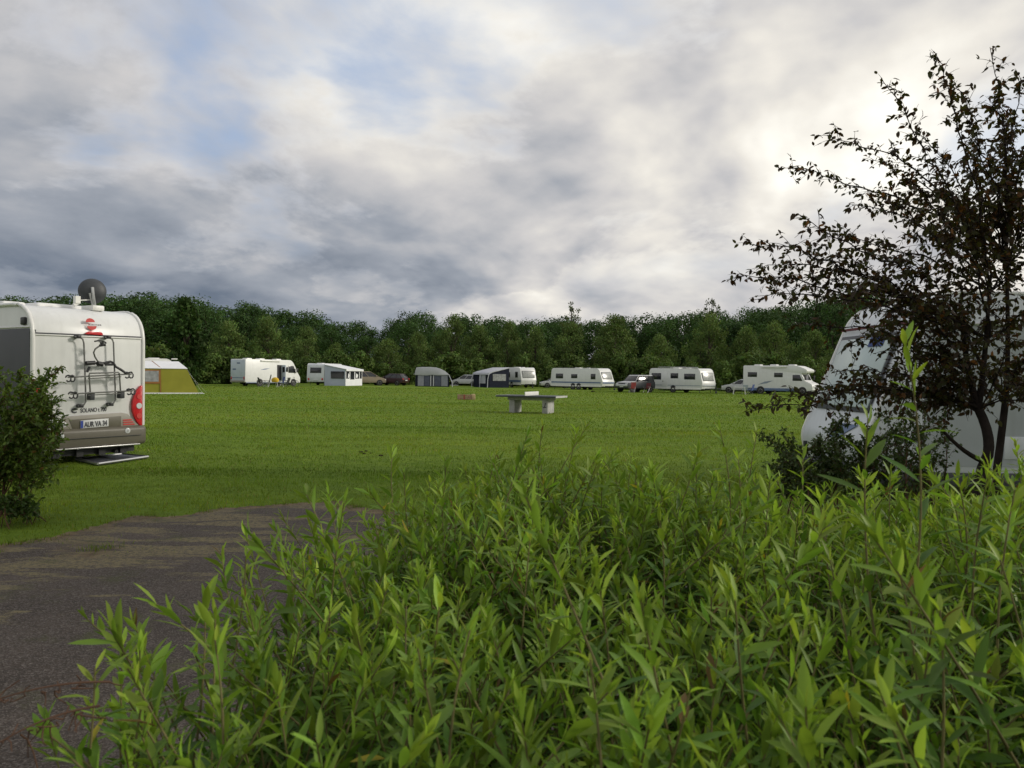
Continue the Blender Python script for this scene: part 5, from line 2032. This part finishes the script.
def white_awning():
    loc, rz = place(342.5, 93.2, 64)
    # local frame as the caravan: x forward, y left; the awning stands on the right side and reaches to -y
    root = thing('awning', 'white caravan awning with dark window panes and a sloping roof', 'awning', loc, rz)
    x0, x1, y0, y1 = -2.0, 2.6, -1.35, 1.35
    zi, zo = 2.45, 1.95
    mb = MB()
    mb.slab([(x0, y0, 0), (x0, y1, 0), (x0, y1, zi), (x0, y0, zo)], .03)
    a = mb.build('rear_wall', M['blue_shade_canvas'], root)  # white canvas wall, its shade coloured in as pale blue
    mb = MB()
    mb.slab([(x0, y0, 0), (x1, y0, 0), (x1, y0, zo), (x0, y0, zo)], .03)
    b = mb.build('front_wall', M['whitecanvas'], root)
    mb = MB()
    mb.slab([(x1, y0, 0), (x1, y1, 0), (x1, y1, zi), (x1, y0, zo)], -.03)
    mb.build('far_wall', M['whitecanvas'], root)
    mb = MB()
    mb.slab([(x0 - .1, y0 - .15, zo - .02), (x1 + .1, y0 - .15, zo - .02), (x1 + .1, y1, zi), (x0 - .1, y1, zi)], .05)
    mb.build('roof', M['whitecanvas'], root)
    mb = MB()
    mb.box(x0 - .1, x1 + .1, y0 - .18, y0 - .14, zo - .2, zo + .02)
    mb.build('valance', M['whitecanvas'], root)
    mb = MB()
    mb.box(x0 - .055, x0 - .005, y0 + .15, y1 - .85, .85, 1.7)
    mb.build('window', M['glass'], a)
    for (u0, u1) in ((-1.85, -1.0), (-.75, .35), (.6, 1.7), (1.9, 2.45)):
        mb = MB()
        mb.box(u0, u1, y0 - .05, y0 - .005, .85 if u0 != -.75 else .75, 1.72)
        mb.build('window', M['glass'], b)
    for (u, v_) in ((-1.45, -1.2), (.7, 1.2)):
        mb = MB()
        mb.slab([(u, y0 - .06, .95), (v_, y0 - .06, .95), (v_ + .15, y0 - .06, 1.3), (u + .1, y0 - .06, 1.5)], .006)
        mb.build('curtain', M['whitecanvas'], b)


white_awning()


def dome_tent():
    loc, rz = place(432, 97, 0)
    root = thing('tent', 'grey dome-roofed awning tent with dark blue walls standing between two cars', 'tent', loc, rz)
    w, d = 2.08, 1.3
    # walls
    mb = MB()
    mb.frustum([(-w, -d, 0), (w + .1, -d, 0), (w, d, 0), (-w, d, 0)], [(-w + .05, -d + .05, 1.5), (w - .05, -d + .05, 1.5), (w - .1, d, 1.5), (-w + .1, d, 1.5)])
    wl = mb.build('walls', M['navy'], root)
    # arched roof, higher on the left, falling in a curve to the right
    prof = [(-w - .08, 1.42), (-w + .02, 1.95), (-w + .15, 2.36), (-1.2, 2.42), (-.2, 2.43), (.5, 2.38), (1.1, 2.2), (1.6, 1.95), (w - .1, 1.62), (w + .06, 1.45)]
    mid = [(-1.4, 1.42), (-.7, 1.36), (0.0, 1.46), (.7, 1.38), (1.4, 1.42)]
    mb = MB()
    mb.prism(prof + [(x, z) for x, z in reversed(mid)], -d - .06, d + .06)
    mb.build('roof', M['greycanvas'], root, .05, 2)
    for (a, b, mm, nm) in [(-1.75, -1.0, 'midlight', 'panel'), (-.22, -.08, 'greycanvas', 'pole_sleeve'), (.12, .26, 'greycanvas', 'pole_sleeve'), (1.15, 1.95, 'midlight', 'panel'), (-.95, -.3, 'slate', 'panel'), (.32, 1.1, 'slate', 'panel')]:
        mb = MB()
        mb.frustum([(a, -d - .03, .08), (b, -d - .03, .08), (b, -d + .06, .08), (a, -d + .06, .08)], [(a, -d + .015, 1.4), (b, -d + .015, 1.4), (b, -d + .1, 1.4), (a, -d + .1, 1.4)])
        mb.build(nm, M[mm], wl)
    mb = MB()
    mb.tube([(w + .02, -d, 1.5), (w + .18, -d - .1, 1.1), (w + .42, -d - .15, .55), (w + .45, -d - .2, 0)], .05, 6)
    mb.build('pole', M['greycanvas'], root)
    mb = MB()
    mb.tube([(w + .2, -d - .1, .22), (w + 1.2, -d, .2)], .03, 5)
    mb.build('cross_bar', M['greycanvas'], root)


dome_tent()


def navy_awning():
    loc, rz = place(492, 98.5, -60)
    root = thing('awning', 'navy blue caravan awning with pale roof, arched poles and open front', 'awning', loc, rz)
    x0, x1, y0, y1 = -2.1, 2.0, -1.55, 1.35
    zi, zo = 2.45, 1.72
    mb = MB()
    mb.slab([(x1, y0, 0), (x1, y1, 0), (x1, y1, zi), (x1, y0, zo)], -.03)
    mb.build('end_wall', M['navy'], root)
    mb = MB()
    mb.slab([(x0, y0, 0), (x0, y1, 0), (x0, y1, zi), (x0, y0, zo)], .03)
    e = mb.build('end_wall', M['navy'], root)
    mb = MB()
    mb.slab([(x0 + .1, y0 + .05, 0), (x0 + 1.2, y0 + .05, 0), (x0 + 1.2, y0 + .05, zo), (x0 + .1, y0 + .05, zo)], .03)
    mb.slab([(x1 - .9, y0 + .05, 0), (x1, y0 + .05, 0), (x1, y0 + .05, zo), (x1 - .9, y0 + .05, zo)], .03)
    mb.slab([(x0 + .1, y0 + .06, 0), (x1, y0 + .06, 0), (x1, y0 + .06, .8), (x0 + .1, y0 + .06, .8)], .02)
    fr = mb.build('front_wall', M['navy'], root)
    mb = MB()
    mb.box(x0 + 1.5, x1 - 1.0, y0 + .02, y0 + .05, .5, 1.6)
    mb.build('panel', M['greycanvas'], fr)
    mb = MB()
    mb.box(x1 + .005, x1 + .05, y0 + .5, y1 - .5, .85, 1.7)
    mb.build('window', M['mesh'], e)
    mb = MB()
    mb.prism([(y0 - .15, zo - .12), (y0 - .05, zo + .12), (y0 + .5, zo + .32), (y1, zi + .12), (y1, zi), (y0 + .5, zo + .18)], x0 - .05, x1 + .05)
    rf = mb.build('roof', M['greycanvas'], root, .02)
    for v in rf.data.vertices:
        v.co = Vector((v.co.y, v.co.x, v.co.z))
    rf.data.flip_normals()
    for x in (x0, 0.0, x1):
        mb = MB()
        mb.tube([(x, y0 - .25, 0), (x, y0 - .2, 1.1), (x, y0 - .08, 1.6), (x, y0 + .1, 1.8)], .055, 6)
        mb.build('pole', M['greycanvas'], root)
    mb = MB()
    mb.box(x0 + .3, x0 + .9, y0 + .4, y0 + 1.0, .0, .75)
    mb.build('inner_cabin', M['interior'], root, .03)


navy_awning()


# ------------------------------------------------------------------ table-tennis table
def ping_pong():
    D = 33.2
    loc, rz = place(532, D + .6, 0)
    az = math.atan2(loc[0], loc[1])
    root = thing('table_tennis_table', 'concrete outdoor table-tennis table with a white net plate on the lawn', 'table', loc, -az + R(-21))
    a, b = 1.37, .7625
    mb = MB()
    mb.box(-a, a, -b, b, .70, .765)
    top = mb.build('tabletop', M['tabletop'], root, .012)
    mb = MB()
    mb.box(-a - .012, a + .012, -b - .014, -b + .002, .695, .752)
    mb.box(-a - .012, a + .012, b - .002, b + .014, .695, .752)
    mb.build('edge_band', M['darkgrey'], top)
    mb = MB()
    mb.box(a - .002, a + .02, -b - .01, b + .01, .69, .768)
    mb.box(-a - .02, -a + .002, -b - .01, b + .01, .69, .768)
    mb.build('lit_end_band', M['lit_tabletrim'], top)  # pale ends: the light on the table's end is put into the colour
    for s in (-1, 1):
        mb = MB()
        mb.prism([(s * .64, .0), (s * .90, .0), (s * .90, .6), (s * .64, .6)], -.42, .42)
        mb.build('leg', M['concrete'], root, .02)
    mb = MB()
    mb.box(-.98, .98, -.40, .40, .56, .70)
    mb.build('beam', M['concrete'], root, .015)
    mb = MB()
    mb.box(-.02, .02, -b - .06, b + .06, .765, .93)
    mb.build('net_plate', M['net'], root, .006)
    mb = MB()
    mb.slab([(.74, -.424, .28), (.78, -.424, .28), (.82, -.424, .46), (.78, -.424, .46)], .004)
    mb.slab([(.69, -.424, .25), (.84, -.424, .25), (.84, -.424, .29), (.69, -.424, .29)], .004)
    mb.build('scrawl', M['print'], root)


ping_pong()


# ------------------------------------------------------------------ small camping things
def box_bench():
    loc, rz = place(466.5, 50.5, 4)
    root = thing('wooden_box', 'low slatted reddish wooden box standing on the lawn left of the table-tennis table', 'box', loc, rz)
    for i in range(3):
        mb = MB()
        mb.box(-.55, .36, -.28, -.25, .02 + i * .11, .10 + i * .11)
        mb.box(-.55, .36, .25, .28, .02 + i * .11, .10 + i * .11)
        mb.build('slat', M['wood'], root, .005)
    for x in (-.5, -.15, .2):
        mb = MB()
        mb.box(x - .04, x + .04, -.31, -.281, 0, .34)
        mb.build('batten', M['redfabric'] if x == -.15 else M['wood'], root, .005)
    mb = MB()
    mb.box(.36, .58, -.30, .30, 0, .36)
    mb.build('end_block', M['woodlight'], root, .01)
    mb = MB()
    mb.box(-.56, -.53, -.30, .30, 0, .34)
    mb.build('end_board', M['wood'], root, .005)


box_bench()


def camp_chair(label, px, D, beta, mat, high=0.95, group=None):
    loc, rz = place(px, D, beta)
    r = thing('camping_chair', label, 'chair', loc, rz, group)
    for s in (-1, 1):
        mb = MB()
        mb.tube([(.30, s * .27, 0), (-.18, s * .27, .62)], .014, 6)
        mb.tube([(-.32, s * .27, 0), (.25, s * .27, .62), (-.25, s * .27, .63)], .014, 6)
        mb.build('leg_frame', M['steel'], r)
        mb = MB()
        mb.box(-.25, .27, s * .27 - .03, s * .27 + .03, .62, .65)
        mb.build('armrest', M['black'], r, .01)
    mb = MB()
    mb.slab([(-.22, -.25, .42), (.26, -.25, .46), (.26, .25, .46), (-.22, .25, .42)], .03)
    mb.build('seat', M[mat], r)
    mb = MB()
    mb.slab([(-.24, -.25, .40), (-.24, .25, .40), (-.42, .25, high), (-.42, -.25, high)], .03)
    mb.build('backrest', M[mat], r)
    return r


def camp_table(label, px, D, beta, mat='trim', w=.5, l=.8, h=.68):
    loc, rz = place(px, D, beta)
    r = thing('camping_table', label, 'table', loc, rz)
    mb = MB()
    mb.box(-l / 2, l / 2, -w / 2, w / 2, h - .03, h)
    mb.build('tabletop', M[mat], r, .01)
    for sx in (-1, 1):
        for sy in (-1, 1):
            mb = MB()
            mb.tube([(sx * (l / 2 - .06), sy * (w / 2 - .05), h - .03), (sx * (l / 2 + .02), sy * (w / 2), 0)], .02, 6)
            mb.build('leg', M['trim'], r)
    return r


camp_chair('black camping chair nearest the rear wheel of the motorhome with the open door', 262, 79.5, 20, 'black')
camp_chair('black high-backed camping chair left of the open motorhome door', 267, 78.5, 170, 'black', 1.25)
camp_chair('blue camping chair beside the yellow bag in front of the white motorhome', 280.5, 78.5, 200, 'blue', 1.05)
camp_table('low camping table between the chairs of the motorhome with the open door', 272.5, 78.0, 15, 'steel', .6, .9, .5)


def bag():
    loc, rz = place(275.2, 78.0, 0)
    mb = MB()
    prof = [(.001, 0), (.26, .01), (.33, .14), (.32, .32), (.2, .46), (.07, .5), (.001, .5)]
    mb.lathe((0, 0, 0), (0, 0, 1), prof, 20)
    o = mb.build('bag', M['yellow'])
    o.location = (loc[0], loc[1], loc[2] + .5)
    o.scale = (1.15, .75, 1.0)
    tag(o, 'bulging yellow bag standing on the low camping table by the motorhome door', 'bag')


bag()


def bicycle(label, px, D, beta):
    loc, rz = place(px, D, beta)
    r = thing('bicycle', label, 'bicycle', loc, rz)
    for x in (-.52, .54):
        mb = MB()
        ring = [(x + .33 * math.cos(t), 0, .34 + .33 * math.sin(t)) for t in np.linspace(0, 2 * math.pi, 25)]
        mb.tube(ring, .022, 6, cap=False)
        w = mb.build('wheel', M['rubber'], r)
        mb = MB()
        for k in range(6):
            t = math.pi * k / 6
            mb.tube([(x + .31 * math.cos(t), 0, .34 + .31 * math.sin(t)), (x - .31 * math.cos(t), 0, .34 - .31 * math.sin(t))], .004, 4)
        mb.build('spokes', M['alu'], w)
    mb = MB()
    bb, st, hd = (-.08, 0, .32), (-.22, 0, .85), (.36, 0, .88)
    mb.tube([st, bb, (.34, 0, .78), (-.2, 0, .80)], .022, 6)
    mb.tube([bb, (-.52, 0, .34), (-.2, 0, .78)], .016, 6)
    mb.tube([(.54, 0, .34), (.40, 0, .76), hd], .02, 6)
    mb.build('frame', M['darkpaint'], r)
    mb = MB()
    mb.frustum([(-.36, -.08, .88), (-.08, -.02, .88), (-.08, .02, .88), (-.36, .08, .88)], [(-.36, -.07, .94), (-.1, -.02, .93), (-.1, .02, .93), (-.36, .07, .94)])
    mb.build('saddle', M['black'], r, .01)
    mb = MB()
    mb.tube([(.28, -.3, 1.02), (.38, -.1, 1.02), (.38, .1, 1.02), (.28, .3, 1.02)], .016, 6)
    mb.tube([hd, (.38, 0, 1.02)], .018, 6)
    mb.build('handlebar', M['black'], r)


bicycle('dark bicycle leaning by the front wheel of the motorhome with the open door', 290.5, 80.5, 10)
camp_chair('dark chair behind the bicycle near the cab of the white motorhome', 286, 81.5, 150, 'darkgrey')

camp_table('white camping table at the rear of the motorhome with the rounded nose', 739.5, 75.5, 5, 'trim', .7, 1.1, .74)
camp_chair('blue camping chair right of the white table by the far right motorhome', 750, 75.5, 160, 'blue', 1.0)
camp_chair('pale blue chair behind the white table by the far right motorhome', 745, 77, 100, 'blue_shade_canvas', .95)
camp_chair('red folding chair in front of the off-roader', 632.5, 77, 250, 'redfabric', 1.05)
camp_chair('dark red folding chair between the off-roader and the caravan with roof rail', 647, 77.5, 240, 'maroon', 1.0)

# dirt clods / dark droppings on the lawn
cl_pts = [(361, 452.5, .035), (366, 451.5, .03), (364, 454, .03), (381, 456, .035), (371, 453.5, .025), (593, 392, .16)]
for k, (px, py, rr) in enumerate(cl_pts):
    q = ground(px, py)
    g = random.Random(k)
    bm = bmesh.new()
    bmesh.ops.create_icosphere(bm, subdivisions=2, radius=rr)
    for v in bm.verts:
        v.co *= g.uniform(.75, 1.2)
        v.co.z *= .55
        v.co.x *= 1.3
    me = bpy.data.meshes.new('dirt_clod')
    bm.to_mesh(me)
    bm.free()
    me.materials.append(M['soil'])
    o = link(bpy.data.objects.new('dirt_clod', me))
    o.location = (q.x, q.y, rr * .3)
    tag(o, 'dark clod of earth on the far lawn right of the table-tennis table' if k == 5 else 'small dark clod of earth lying in the mown grass', 'clod', None if k == 5 else 'clods of earth on the lawn')

# unseen trees added right of and behind the camera to shade the near field
for x, y, hh in [(15.0, 7.0, 11.0), (16.5, 11.5, 11.5), (22.0, 9.0, 13.0), (10.0, -6.5, 8.0), (13.5, -9.0, 9.0)]:
    put_tree(PR['oak'][int(abs(x * 7)) % 4], 'broadleaf_tree', 'added broadleaf tree out of view, shading the near field', (x, y, 0), 14.0, hh, 0.9,
             'added shade trees out of view', x)
